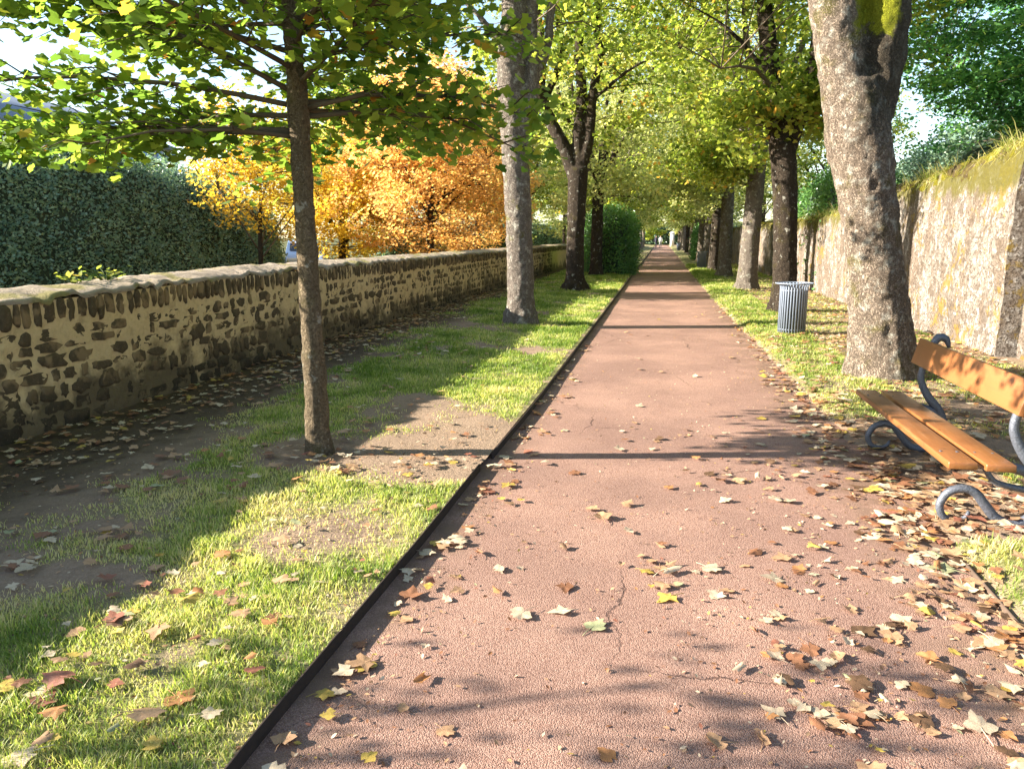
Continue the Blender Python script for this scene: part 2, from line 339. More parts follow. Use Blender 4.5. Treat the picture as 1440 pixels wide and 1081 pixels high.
GREEN = m_leaf('maple_green', [(0, (.05, .105, .022)), (.45, (.14, .22, .038)), (.8, (.27, .32, .05)), (.93, (.40, .31, .05)), (1, (.46, .20, .05))], .55)
YGREEN = m_leaf('maple_yellow_green', [(0, (.07, .115, .02)), (.4, (.18, .235, .04)), (.75, (.33, .35, .075)), (.92, (.46, .40, .09)), (1, (.44, .24, .05))], .52)
PALE = m_leaf('pale_yellow_green', [(0, (.15, .18, .06)), (.4, (.33, .36, .15)), (.75, (.50, .50, .25)), (1, (.58, .51, .22))], .52, tint=(1, 1, .72))
ORANGE = m_leaf('orange_leaf', [(0, (.32, .18, .07)), (.35, (.54, .33, .12)), (.7, (.66, .46, .18)), (.9, (.62, .52, .18)), (1, (.30, .30, .08))], .48, tint=(1, .93, .72))
YELLOW = m_leaf('yellow_leaf', [(0, (.34, .24, .04)), (.5, (.58, .42, .06)), (.85, (.62, .50, .10)), (1, (.28, .30, .05))], .45, tint=(1, .95, .6))
BEECH = m_leaf('beech_green', [(0, (.03, .095, .04)), (.5, (.09, .22, .08)), (.9, (.18, .35, .10)), (1, (.26, .36, .08))], .55, .35)
HEDGE = m_leaf('hedge_green', [(0, (.06, .12, .085)), (.5, (.18, .29, .21)), (.9, (.28, .38, .23)), (1, (.32, .36, .16))], .25, .38, .5)
LAUREL = m_leaf('laurel_green', [(0, (.04, .11, .035)), (.6, (.11, .23, .07)), (1, (.22, .34, .11))], .35, .3, .5)

# ------------------------------------------------------------------ ground, path, lawns
def put_s(name, me): return put(name, me, kind='structure')
X, Y, F = grid(np.linspace(-500, 500, 41), np.concatenate([np.linspace(-300, 0, 5)[:-1], np.linspace(0, 900, 37)]))
put_s('ground', mesh('ground', np.stack([X, Y, np.full(len(X), -.06)], 1), F, GROUND))
def xl(y): return -1.17 + .03 * np.clip((np.asarray(y) - 5) / 3, -1, 1) - .012 * np.clip((5.2 - np.asarray(y)) / .2, 0, 1)     # left edge of the path
def xr(y): y = np.asarray(y, float); return 1.46 - .16 * np.clip((y - 8) / 12, 0, 1) + .10 * (fbm(y * 1.3, 7.7, s=5) - .5) * np.clip((y - 5) / 2, 0, 1)
ys = np.concatenate([np.arange(-3, 30, .25), np.arange(30, 170, 2.)]); t = np.linspace(0, 1, 15)
a, b = xl(ys) - .05, 1.75 + 0 * ys
PX = a[:, None] + (b - a)[:, None] * t[None]; PY = np.repeat(ys[:, None], 15, 1)
i = np.arange(PX.size).reshape(PX.shape); PF = np.stack([i[:-1, :-1], i[:-1, 1:], i[1:, 1:], i[1:, :-1]], -1).reshape(-1, 4)
put_s('path', mesh('path', np.stack([PX.ravel(), PY.ravel(), (.012 * (fbm(PX * .8, PY * .8, s=3) - .5)).ravel()], 1), PF, PATH))

def grass_left(x, y):
    n = fbm(x * 1.7, y * 1.7, s=11); g = np.clip(.30 + .22 * (y < 5) + (n - .36) * 2.6, 0, 1)
    g = g * np.clip((x + 3.75 + .1 * (y < 4.5) + (n - .5) * 1.2 + .5 * np.clip((y - 9) / 4, 0, 1)) / .5, 0, 1)            # worn strip beside the wall
    g = np.clip(g + (fbm(x * 9, y * 9, s=14) - .5) * .9 * (g < .95), 0, 1) * (g > .02)
    g = g * np.clip((np.hypot(x + 2.42, y - 5.1) - .22 - .25 * n) / .25, 0, 1)
    bare = np.clip(1.35 - np.hypot((x + 1.45) / .75, (y - 5.45) / .85) - (n - .5) * 1.0, 0, 1) ; g = g * (1 - np.clip(bare * 2.2, 0, 1))
    thin = np.clip(1.3 - np.hypot((x + 1.65) / .5, (y - 3.7) / .45), 0, 1); g = g * (1 - .8 * thin)
    return np.clip(np.where(y > 7, g * 1.5 * (x > -3.4) + g * (x <= -3.4), g), 0, 1)
def grass_right(x, y):
    n = fbm(x * 1.6 + 40, y * 1.6, s=23); g = np.clip(.35 + (n - .4) * 2.4, 0, 1)
    g = np.where((x > 2.4) & (y > 7), g * .45, g)
    g = np.where((x < 2.4) & (y > 7.5), np.clip(g + .45, 0, 1), g)
    g = np.where((y < 4.1) & (x > 1.5), np.clip(g + .5, 0, 1), g)
    pad = (x < 2.25 + .4 * (n - .5)) & (y > 4.2) & (y < 6.9); g = np.where(pad, 0, g)
    g = np.clip(g + (fbm(x * 9, y * 9, s=15) - .5) * .9, 0, 1) * (g > .02)
    return g * np.clip((x - xr(y) - .02) / .15, 0, 1)
def z_left(x, y): return .036 + .045 * (fbm(x * 2.2, y * 2.2, s=31) - .5) * np.clip((xl(y) - x) / .3, 0, 1) + .06 * np.clip((-x - 1.6) / 1.2, 0, 1) * np.clip((y - 6) / 5, 0, 1)
def z_right(x, y): return -.02 + .075 * np.clip((x - xr(y)) / .25, 0, 1) * (1 - .6 * np.clip(np.minimum(y - 4.1, 7 - y), 0, 1)) + .04 * (fbm(x * 2.5, y * 2.5, s=37) - .5)
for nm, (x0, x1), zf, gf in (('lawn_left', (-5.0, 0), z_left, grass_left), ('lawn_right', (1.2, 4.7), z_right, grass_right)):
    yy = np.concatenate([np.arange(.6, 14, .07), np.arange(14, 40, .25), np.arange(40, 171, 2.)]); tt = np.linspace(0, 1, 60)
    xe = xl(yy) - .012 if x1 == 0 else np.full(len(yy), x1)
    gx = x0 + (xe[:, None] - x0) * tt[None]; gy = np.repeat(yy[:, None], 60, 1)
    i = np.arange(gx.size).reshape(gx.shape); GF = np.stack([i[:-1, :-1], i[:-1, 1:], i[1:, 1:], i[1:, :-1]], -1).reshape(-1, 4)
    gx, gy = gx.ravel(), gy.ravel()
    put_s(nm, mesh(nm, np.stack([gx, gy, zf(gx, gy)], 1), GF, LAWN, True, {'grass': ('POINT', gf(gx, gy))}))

# grass blades
def m_blade():
    m = Mat('grass_blade'); c = m.ramp(m.attr('rnd'), [(0, (.07, .13, .014)), (.4, (.19, .26, .05)), (.65, (.36, .39, .12)), (.82, (.52, .48, .19)), (1, (.60, .50, .29))])
    m.fin(c, .5, spec=.25); tr = m.n('BsdfTranslucent', {0: m.mix(1., c, (1.6, 1.7, .9), 'MULTIPLY')})
    m.nt.links.new(m.n('MixShader', {0: .4, 1: m.b.outputs[0], 2: tr.outputs[0]}).outputs[0], m.out.inputs[0]); return m.m
BLADE = m_blade()
rng = np.random.default_rng(5)
def blades(name, x, y, zf, gf, dens_keep, w, h):
    g = gf(x, y); k = rng.uniform(0, 1, len(x)) < g * dens_keep; x, y, g, w, h = x[k], y[k], g[k], w[k], h[k]; n = len(x)
    a = rng.uniform(0, 2*np.pi, n); hh = h * (.45 + .8 * rng.uniform(0, 1, n)) * (.5 + .5 * g) * (.55 + 1.1 * np.clip(fbm(x * 7, y * 7, s=63), .2, 1) ** 1.5 * 1.6); lean = rng.uniform(.15, 1.1, n) * hh
    z = zf(x, y) - .004; d = np.stack([np.cos(a), np.sin(a)], 1); s = np.stack([-d[:, 1], d[:, 0]], 1) * w[:, None] / 2
    P = np.stack([x, y], 1); V = np.zeros((n, 5, 3))
    V[:, 0, :2] = P - s; V[:, 1, :2] = P + s; V[:, 2, :2] = P - s * .8 + d * (lean * .35)[:, None]; V[:, 3, :2] = P + s * .8 + d * (lean * .35)[:, None]; V[:, 4, :2] = P + d * lean[:, None]
    V[:, :2, 2] = z[:, None]; V[:, 2:4, 2] = (z + hh * .6)[:, None]; V[:, 4, 2] = z + hh
    o = (np.arange(n) * 5)[:, None]
    dry = np.clip(.63 - .2 * np.clip((y - 6) / 4, 0, 1) + .95 * (fbm(x * 2.5, y * 2.5, s=77) - .5) + rng.normal(0, .2, n) + .22 * (1 - g), 0, 1)
    return mesh(name, V.reshape(-1, 3), [o + np.array([[0, 1, 3, 2]]), o + np.array([[2, 3, 4]])], BLADE, False, {'rnd': ('FACE', np.concatenate([dry, dry]))})
def scat(n, x0, x1, y0, y1, p=1.7):      # denser close to the viewer
    y = y0 * ((y1 / y0) ** (rng.uniform(0, 1, n) ** (1 / 1.0))); return rng.uniform(x0, x1, n), y
x, y = scat(330000, -4.3, -1.2, 1.3, 40); k = x < xl(y) - .015; x, y = x[k], y[k]
put('grass', blades('grass_left', x, y, z_left, grass_left, 1, .0028 + .0006 * y, .026 + .0012 * y), kind='stuff')
x, y = scat(190000, 1.3, 4.3, 2.6, 45)
put('grass', blades('grass_right', x, y, z_right, grass_right, 1, .0028 + .0006 * y, .026 + .0012 * y), kind='stuff')

# metal edging along the left, timber edging at the near right
def edging(name, y0, y1, off, label, mat, xf, hgt, th):
    yy = np.arange(y0, y1 + .01, .3 if y1 < 30 else .5); mb = MB(); V = []
    for q in yy:
        x = float(xf(q)) + off + .004 * math.sin(q * 2.1); h = hgt + .008 * (float(fbm(q * 1.1, 3.3, s=8)) - .5)
        V += [(x - th/2, q, -.05), (x - th/2 + .002, q, h), (x + th/2 - .002, q, h), (x + th/2, q, -.05)]
    i = np.arange(len(V)).reshape(-1, 4); F = [np.stack([i[:-1, k], i[:-1, k+1], i[1:, k+1], i[1:, k]], -1) for k in range(3)]
    mb.add(V, [np.concatenate(F)[:, ::-1], np.array([[0, 1, 2, 3], i[-1][::-1]])])
    return put(name, mb.mesh(name, mat, False), label=label, cat='edging')
edging('steel_edging', .5, 5.28, 0, 'dark rusty steel edging strip between the near lawn and the red path', STEEL, xl, .052, .014)
edging('steel_edging', 5.30, 120, .012, 'long dark edging strip running on past the two big left trunks to the far end', STEEL, xl, .049, .014)
edging('timber_edging', 1.8, 4.15, 0, 'short brown timber edging in front of the bench holding back leafy grass', m_plain('old_timber', (.10, .065, .045), .95), lambda q: 1.49 + .02 * q - .04, .026, .02)

# ------------------------------------------------------------------ left stone wall
def wx(y): return -4.88 + .18 * np.clip((np.asarray(y, float) - 5) / 10, 0, 1)
def wz(y): return 1.08 + .07 * np.clip((np.asarray(y, float) - 5) / 4, 0, 1) + .03 * (fbm(np.asarray(y) * .9, 1.5, s=41) - .5)
lw = thing('stone_wall', (-4.85, 5, 0), 'low rubble stone wall with tan mortar and upright coping stones', 'wall')
def child(name, me, t): o = put(name, me, t); o.location = tuple(-v for v in t.location); return o
yy = np.concatenate([np.arange(-4, 3.5, .2), np.arange(3.5, 16, .028), np.arange(16, 36, .1), np.arange(36, 130, 2)]); zz = np.linspace(-.1, 1, 40)
gy = np.repeat(yy[:, None], 40, 1); gz = zz[None] * wz(yy)[:, None]; gx = wx(yy)[:, None] + .03 * (fbm(gy * 4, gz * 5, s=51) - .5) + .034 * (fbm(gy * 16, gz * 18, s=52) - .5) + .09 * np.clip(.3 - gz, 0, 1)
i = np.arange(gx.size).reshape(gx.shape); MFc = np.stack([i[:-1, :-1], i[1:, :-1], i[1:, 1:], i[:-1, 1:]], -1).reshape(-1, 4)
bk = np.stack([gx.ravel(), gy.ravel(), gz.ravel()], 1); b2 = bk.copy(); b2[:, 0] = -5.42
child('mortar_face', mesh('mortar_face', np.vstack([bk, b2]), np.concatenate([MFc, MFc[:, ::-1] + len(bk)]), MORTAR), lw)
# rounded top
tp = np.array([(.015, -.0), (.022, .022), (-.02, .042), (-.10, .052), (-.22, .075), (-.34, .092), (-.46, .085), (-.56, .06), (-.58, -.05)])
gx = wx(yy)[:, None] + tp[None, :, 0] + .05 * (fbm(yy[:, None] * 5, tp[None, :, 0] * 6, s=61) - .5); gy = np.repeat(yy[:, None], 9, 1)
gz = wz(yy)[:, None] + tp[None, :, 1] + .06 * (fbm(yy[:, None] * 5, tp[None, :, 0] * 8 + 9, s=62, o=4) - .5) + .045 * (noise(yy[:, None] * 10, tp[None, :, 0] * 5 + 3, s=64) - .5) * (np.arange(9)[None, :] < 4)
i = np.arange(gx.size).reshape(gx.shape)
child('coping_top', mesh('coping_top', np.stack([gx.ravel(), gy.ravel(), gz.ravel()], 1), np.stack([i[:-1, :-1], i[1:, :-1], i[1:, 1:], i[:-1, 1:]], -1).reshape(-1, 4), COPING), lw)
rs = random.Random(4)
def stone(mb, cy, cz, hw, hh, proud, jit=.22, n=13):
    ths = np.linspace(0, 2*np.pi, n, endpoint=False) + rs.uniform(-.1, .1)
    e = rs.uniform(.5, .95); c, s = np.cos(ths), np.sin(ths); oy = np.sign(c) * np.abs(c)**e * hw; oz = np.sign(s) * np.abs(s)**e * hh
    jr = np.array([1 + rs.uniform(-jit, jit * .55) for _ in ths]); oy, oz = oy * jr, oz * jr
    V = []
    xw = float(wx(cy)) + .09 * max(0, .3 - cz) 
    for k, pr in ((1.06, -.03), (.98, proud * .45), (.78, proud), (.4, proud * 1.15)):
        V.append(np.stack([np.array([xw + pr + rs.uniform(-.005, .005) for _ in ths]), cy + oy * k, cz + oz * k], 1))
    V.append([[xw + proud * 1.1, cy, cz]]); i = np.arange(4 * n).reshape(4, n); j = np.roll(i, -1, 1)
    mb.add(np.vstack(V), [np.stack([i[:-1], j[:-1], j[1:], i[1:]], -1).reshape(-1, 4), np.stack([i[3], j[3], np.full(n, 4*n)], -1)])
mb = MB(); z = .02
rows = [.16, .13, .19, .12, .15, .11, .13]
for r_, rh in enumerate(rows):
    y = 3.2 + rs.uniform(0, .2)
    while y < 34:
        w_ = rs.uniform(.08, .34) * (1.1 if rs.random() < .3 else .85); k = rs.random()
        if k > (.09 if y < 7 else .04):
            hh = min(rh * .5 * rs.uniform(.7, 1.15) * .95, .14); zc = (z + rh / 2) * (float(wz(y)) - .24) / .99 + .05 * (float(fbm(y * .7, r_ * .6, s=71)) - .5)
            stone(mb, y + w_ / 2, zc, w_ / 2, hh, rs.uniform(-.006, .016), .34)
        y += w_ + rs.uniform(.02, .06) * (1. if y < 7 else .7) + (0 if y < 18 else .02)
    z += rh
child('rubble_stone', mb.mesh('rubble_stone', STONE), lw)
mb = MB(); y = 3.0
while y < 40:
    w_ = rs.uniform(.06, .125) + (.03 if y > 20 else 0); h_ = rs.uniform(.17, .23)
    stone(mb, y + w_ / 2, float(wz(y)) + .012 - h_ / 2, w_ / 2, h_ / 2, rs.uniform(.008, .03), .2)
    y += w_ + rs.uniform(.006, .03)
child('coping_stone', mb.mesh('coping_stone', STONE), lw)
# weeds growing on the wall top
for (x, y, s, lab) in ((-5.2, 6.55, 1., 'small yellow green weed rooted in the top of the low stone wall'), (-5.25, 6.2, .7, 'tiny pale weed on the wall top beside the larger weed')):
    n = int(26 * s); C = np.stack([rng.normal(x, .09 * s, n), rng.normal(y, .16 * s, n), 1.19 + rng.uniform(0, .13, n) * s], 1)
    tw_ = thing('wall_weed', (x, y, 1.17), lab, 'weed'); C = C - np.array([x, y, 1.17]); mb = MB()
    for c in C: mb.tube([(0, 0, -.03), c * [.4, .4, .7], c], [.006, .004, .002], 5)
    put('stem', mb.mesh('stem', YGREEN, attrs=None), tw_); put('foliage', leaves('foliage', C, rng.uniform(.05, .09, n), rng, YGREEN, (OV, OF), .5), tw_)

# ------------------------------------------------------------------ right garden wall
_ty = np.array([0, 9, 11, 11.8, 13.3, 16.3, 18.5, 20.3, 26, 34, 36, 140.]); _tz = np.array([2.95, 2.8, 2.7, 2.6, 2.5, 2.42, 2.3, 2.14, 2.08, 2.1, 2.15, 2.2])
def rz_(y): return np.interp(y, _ty, _tz) + .08 * (fbm(np.asarray(y) * 1.4, 8.1, s=81) - .5)
rw = thing('garden_wall', (4.4, 12, 0), 'tall pale limewashed garden wall blotched with lichen and mossy along its top', 'wall')
def wall_sec(nm, x0, y0, y1, step, end=False):
    yy = np.arange(y0, y1 + 1e-6, step); tt = np.linspace(0, 1, 26); top = rz_(yy); mtop = top - .28 * np.clip((13.5 - yy) / 2.5, 0, 1)
    gy = np.repeat(yy[:, None], 26, 1); gz = -.1 + tt[None] * (top[:, None] + .1); gx = x0 + .07 * (fbm(gy * 1.5, gz * 1.8, s=91) - .5) + .04 * (fbm(gy * 6, gz * 6, s=92) - .5) + .06 * np.clip((gz - 1.6) / 1., 0, 1) 
    V = np.stack([gx.ravel(), gy.ravel(), gz.ravel()], 1); T = np.repeat(mtop[:, None], 26, 1).ravel()
    i = np.arange(gx.size).reshape(gx.shape); Fq = np.stack([i[:-1, :-1], i[:-1, 1:], i[1:, 1:], i[1:, :-1]], -1).reshape(-1, 4)
    n0 = len(V); Vb = V.copy(); Vb[:, 0] = x0 + .55; Fb = Fq[:, ::-1] + n0
    ends = []; Ve = []; k0 = 2 * n0
    for r_ in (0, -1):
        f_, b_ = V[i[r_]], Vb[i[r_]]; m_ = len(f_); Ve += [f_, b_]; a_ = np.arange(m_) + k0; q = np.stack([a_[:-1], a_[1:], a_[1:] + m_, a_[:-1] + m_], -1); ends.append(q if r_ else q[:, ::-1]); k0 += 2 * m_
    T = np.concatenate([T, T, np.full(4 * 26, float(top[0]))])
    return child(nm, mesh(nm, np.vstack([V, Vb] + Ve), np.concatenate([Fq, Fb] + ends), RWALL, True, {'top': ('POINT', T)}), rw)
wall_sec('wall_section', 4.33, 10.9, 24, .09); wall_sec('wall_section', 4.33, 24.01, 140, .6); wall_sec('wall_section', 4.56, 3, 10.88, .09)
# mossy sloping cap
yy = np.concatenate([np.arange(3, 20, .09), np.arange(20, 40, .3)]); tp = np.array([(.03, -.14), (-.02, -.04), (-.0, .05), (.1, .16), (.28, .2), (.5, .12), (.62, -.1)])
off = np.where(yy < 10.9, .23, 0) + .06
gx = 4.36 + off[:, None] + tp[None, :, 0] + .12 * (fbm(yy[:, None] * 3, tp[None, :, 0] * 5, s=95) - .5); gy = np.repeat(yy[:, None], 7, 1)
gz = rz_(yy)[:, None] + tp[None, :, 1] * np.clip(1.15 - (yy[:, None] - 13) / 22, .5, 1.15) + .12 * (fbm(yy[:, None] * 9, tp[None, :, 0] * 14, s=97) - .5) + .2 * (fbm(yy[:, None] * 4, tp[None, :, 0] * 5 + 3, s=96) - .5)
i = np.arange(gx.size).reshape(gx.shape)
child('moss_cap', mesh('moss_cap', np.stack([gx.ravel(), gy.ravel(), gz.ravel()], 1), np.stack([i[:-1, :-1], i[:-1, 1:], i[1:, 1:], i[1:, :-1]], -1).reshape(-1, 4), MOSS), rw)
# dry grass tufts along the top
n = 6500; y = rng.uniform(9, 27, n); cl = fbm(y * 1.5, 4.4, s=99); k = rng.uniform(0, 1, n) < np.clip((cl - .4) * 5, .08, 1); y = y[k]; n = len(y)
x = 4.45 + rng.uniform(-.08, .3, n); z = rz_(y) + rng.uniform(-.05, .14, n); a = rng.normal(np.pi, 1.2, n); L = rng.uniform(.12, .42, n); dr = rng.uniform(-.5, .9, n)
d = np.stack([np.cos(a) * .8, np.sin(a) * .8, dr], 1) * L[:, None]; P = np.stack([x, y, z], 1); s = np.stack([-np.sin(a), np.cos(a), np.zeros(n)], 1) * .005
V = np.stack([P - s, P + s, P + d * .6 + s * .8 + [0, 0, .05], P + d * .6 - s * .8 + [0, 0, .05], P + d], 1); o_ = (np.arange(n) * 5)[:, None]; dry = np.clip(rng.normal(.75, .25, n), 0, 1)
tag(child('dry_grass', mesh('dry_grass', V.reshape(-1, 3), [o_ + np.array([[0, 1, 2, 3]]), o_ + np.array([[3, 2, 4]])], BLADE, False, {'rnd': ('FACE', np.concatenate([dry, dry]))}), rw), kind='stuff')

# ------------------------------------------------------------------ trees
def clusters_to_leaves(C, per, rng, rx=.55, rz=.3):
    n = len(C); P = np.repeat(C, per, 0); d = rng.normal(0, 1, (n * per, 3)); d /= np.linalg.norm(d, axis=1)[:, None]; d *= rng.uniform(.1, 1, (n * per, 1)) ** .5
    d[:, 2] *= rz / rx; return P + d * rx
def trunk_mesh(name, tubes, mat, voxel=None, disp=.0):
    mb = MB()
    for P, r_ in tubes: mb.tube(P, r_, 14 if max(r_) > .08 else 7, .18 if max(r_) > .08 else .3)
    return mb.mesh(name, mat)
def finish_trunk(o, voxel, amp=.03):
    m = o.modifiers.new('join', 'REMESH'); m.mode = 'VOXEL'; m.voxel_size = voxel; m.use_smooth_shade = True
    s = o.modifiers.new('soften', 'SMOOTH'); s.iterations = 3
    tx = bpy.data.textures.get('bark_lumps') or bpy.data.textures.new('bark_lumps', 'CLOUDS'); tx.noise_scale = .22; tx.noise_depth = 3
    d = o.modifiers.new('lumps', 'DISPLACE'); d.texture = tx; d.strength = amp * 1.5; d.texture_coords = 'LOCAL'
    tx = bpy.data.textures.get('bark_plates') or bpy.data.textures.new('bark_plates', 'CLOUDS'); tx.noise_scale = .06; tx.noise_depth = 2
    d = o.modifiers.new('plates', 'DISPLACE'); d.texture = tx; d.strength = amp * .7; d.texture_coords = 'LOCAL'
def flare(r, h=.5, n=6):  # root flare points
    return [(0, 0, -.1), (0, 0, .05), (0, 0, .18), (0, 0, h)], [r * 1.55, r * 1.38, r * 1.16, r]
def crown_points(rng, n, cx, cy, cz, rx, ry, rz, bias=.45, zcut=None):
    d = rng.normal(0, 1, (n * 3, 3)); d /= np.linalg.norm(d, axis=1)[:, None]; q = rng.uniform(0, 1, (n * 3, 1)) ** bias
    lump = .78 + .45 * fbm(d[:, 0] * 2.2 + cx, d[:, 1] * 2.2 + cy, d[:, 2] * 2.2, s=int(abs(cx * 7 + cy * 3)) + 5)
    P = np.array([cx, cy, cz]) + d * q * lump[:, None] * np.array([rx, ry, rz])
    if zcut is not None: P = P[P[:, 2] > zcut]
    return P[:n]
def connect(C, anchors, rng, r0=.018, frac=1.):
    """thin twigs from each leaf cluster to the nearest limb point"""
    A = np.vstack(anchors); out = []
    for c in C:
        if rng.uniform() > frac: continue
        d = A - c; q = (d**2).sum(1) + np.where(A[:, 2] > c[2] + .3, 4., 0); a = A[q.argmin()]
        mid = (a + c) / 2 + rng.normal(0, .12, 3) + [0, 0, .12]
        out.append(([a, mid, c], [r0, r0 * .7, r0 * .3]))
    return out
def limb_pts(limbs): return [resample(np.array(P), np.array(r_), .4)[0] for P, r_ in limbs]
def make_tree(name, loc, label, group, trunk, limbs, crown, bark, leafmat, seed, nclus=200, per=60, leaf=(.10, .15), tmpl=(SV, SF), rx=.6, rz=.32, voxel=.035, amp=.03, rndshift=0., cat='tree', extra=None, frac=.7, tilt=.9, root=.6):
    rng = np.random.default_rng(seed); t = thing(name, loc, label, cat, group)
    C = np.vstack([crown_points(rng, max(3, int(nclus * f)), *c) for f, c in crown]); 
    if extra is not None: C = np.vstack([C, extra])
    tw = connect(C, limb_pts(limbs) + limb_pts([trunk]), rng, .016, frac)
    roots = []; rb = trunk[1][-2] if voxel else 0
    for k in range(6 if voxel and root else 0):
        a_ = k * 1.047 + rng.uniform(-.35, .35); L_ = rb * (1.15 + root * rng.uniform(.6, 1.5)); c_, s_ = math.cos(a_), math.sin(a_)
        roots.append(([(c_*rb*.45, s_*rb*.45, .42), (c_*rb*1.0, s_*rb*1.0, .14), (c_*L_*.75, s_*L_*.75, .02), (c_*L_, s_*L_, -.08)], [rb*.42, rb*.40, rb*.26, rb*.12]))
    tr = put('trunk', trunk_mesh('trunk', [trunk] + roots + [l for l in limbs if max(l[1]) > .05], bark), t)
    if voxel: finish_trunk(tr, voxel, amp)
    sm = [l for l in limbs if max(l[1]) <= .05] + tw
    L = clusters_to_leaves(C, per, rng, rx, rz); 
    rn = np.clip(np.repeat(rng.normal(.45 + rndshift, .14, len(C)), per) + rng.normal(0, .2, len(L)), 0, 1)
    put('crown', leaves('crown', L, rng.uniform(*leaf, len(L)), rng, leafmat, tmpl, tilt, .35, rn, twigs=sm), t)
    return t

def avenue(seed, lean=(0, 0), r=.27, forkz=4.2, h=11.5):
    q = random.Random(seed); fx, fy = lean[0] * forkz, lean[1] * forkz
    base, rr = flare(r)
    trunk = (base + [(fx * .4, fy * .4, forkz * .5), (fx, fy, forkz)], rr + [r * .9, r * .86]); limbs = []
    for k in range(5):
        a = k * 1.257 + q.uniform(-.3, .3); o = q.uniform(1.2, 2.4); top = q.uniform(h - 3.2, h - 1.5)
        limbs.append(([(fx, fy, forkz - .3), (fx + o*.35*math.cos(a), fy + o*.35*math.sin(a), forkz + 1), (fx + o*.8*math.cos(a), fy + o*.8*math.sin(a), forkz + 2.8), (fx + o*math.cos(a), fy + o*math.sin(a), top)], [r*.5, r*.42, r*.3, .03]))
        a += .6; s = q.uniform(1.8, 3.0); z0 = forkz + q.uniform(.1, 1.6)
        limbs.append(([(fx + .2*math.cos(a), fy + .2*math.sin(a), z0), (fx + s*.5*math.cos(a), fy + s*.5*math.sin(a), z0 + .6), (fx + s*math.cos(a), fy + s*math.sin(a), z0 + .7)], [.05, .04, .012]))
    return trunk, limbs
AV = 'maple trees lining the path'

# --- near left young tree
def young_tree():
    rng = np.random.default_rng(12); t = thing('maple_tree', (-2.42, 5.1, .05), 'young slender tree by the low stone wall with a dark green crown', 'tree', AV)
    trunk = ([(0, 0, -.1), (0, 0, .03), (-.003, 0, .15), (-.01, .0, .9), (-.03, .02, 1.6), (-.04, .02, 2.3), (-.06, .03, 3.2), (-.03, .05, 4.3), (0, .05, 5.6)], [.125, .105, .09, .078, .074, .07, .058, .04, .012])
    tr = put('trunk', trunk_mesh('trunk', [trunk], BARK_YOUNG), t); finish_trunk(tr, .012, .02)
    clu = []
    def branch(z0, az, L, rise, r0, droop=0, dens=.8):
        bl = []; o = np.array([-.05, .03, z0]); d = np.array([math.cos(az), math.sin(az), 0]); k = np.array([-d[1], d[0], 0]) * rng.normal(0, .15) * L
        P = [o, o + d*L*.3 + [0, 0, rise*L*.4] + k*.3, o + d*L*.65 + [0, 0, rise*L*.75 - droop*.3] + k, o + d*L + [0, 0, rise*L*.9 - droop] + k*1.2]
        bl.append((P, [r0, r0*.75, r0*.5, .004])); Q, _ = resample(np.array(P), np.zeros(4), .11); n = len(Q)
        for i in range(int(n*.22), n):
            for s_ in (-1, 1):
                if rng.uniform() < dens:
                    a2 = az + s_ * rng.uniform(.4, 1.4); l2 = rng.uniform(.25, .85) * (1.1 - .6*i/n) * min(1, L/1.5); e = Q[i] + l2*np.array([math.cos(a2), math.sin(a2), rng.uniform(-.35, .4)])
                    bl.append(([Q[i], (Q[i] + e)/2 + [0, 0, .04], e], [.006, .004, .002]))
                    for u in (.4, .7, 1.): clu.append(Q[i] + (e - Q[i])*u)
            clu.append(Q[i])
        put('branch', trunk_mesh('branch', bl, TWIG), t)
    branch(2.26, math.radians(184), 2.2, .04, .022, .08, .9); branch(2.24, math.radians(194), 2.3, .02, .018, .1, .9); branch(2.22, math.radians(215), 1.4, .05, .018, .2, .6); branch(2.36, math.radians(158), 2.3, .06, .02, .22, .7); branch(2.42, math.radians(200), 2.6, .12, .02, .3, .7); branch(2.35, math.radians(120), 1.6, .05, .02, .3)
    for k in range(10): branch(2.95 + k * .16, math.radians(165 + (k * 37) % 80), 2.5 + .25 * ((k * 3) % 4), .10 + .03 * (k % 4), .018, .2 * (k % 2), .85)
    branch(2.35, math.radians(40), 1.5, .10, .02, .3); branch(2.4, math.radians(355), 1.5, .16, .02, .25); branch(2.4, math.radians(80), 1.6, .08, .02, .2)
    for k in range(60):
        z0 = 2.45 + k * .052; L = (2.5 if z0 < 3.7 else 2.4 - .6*(z0 - 3.7)) * rng.uniform(.7, 1.05); az = k * 2.39996 + 1.1
        if math.cos(az) > .2 : L *= .70
        branch(z0, az, max(L, .5), rng.uniform(.10, .42), .020)
    C = np.array(clu); per = 4; L = np.repeat(C, per, 0) + rng.normal(0, .075, (len(C)*per, 3)) - [0, 0, .03]
    rn = np.clip(np.repeat(rng.normal(.45, .16, len(C)), per) + rng.normal(0, .13, len(L)) + np.where(rng.uniform(0, 1, len(L)) < .02, .45, 0), 0, 1)
    put('crown', leaves('crown', L, rng.uniform(.075, .14, len(L)), rng, GREEN, (MV, MF), .6, .6, rn), t)
    print('young leaves', len(L)); return len(L)
young_tree()

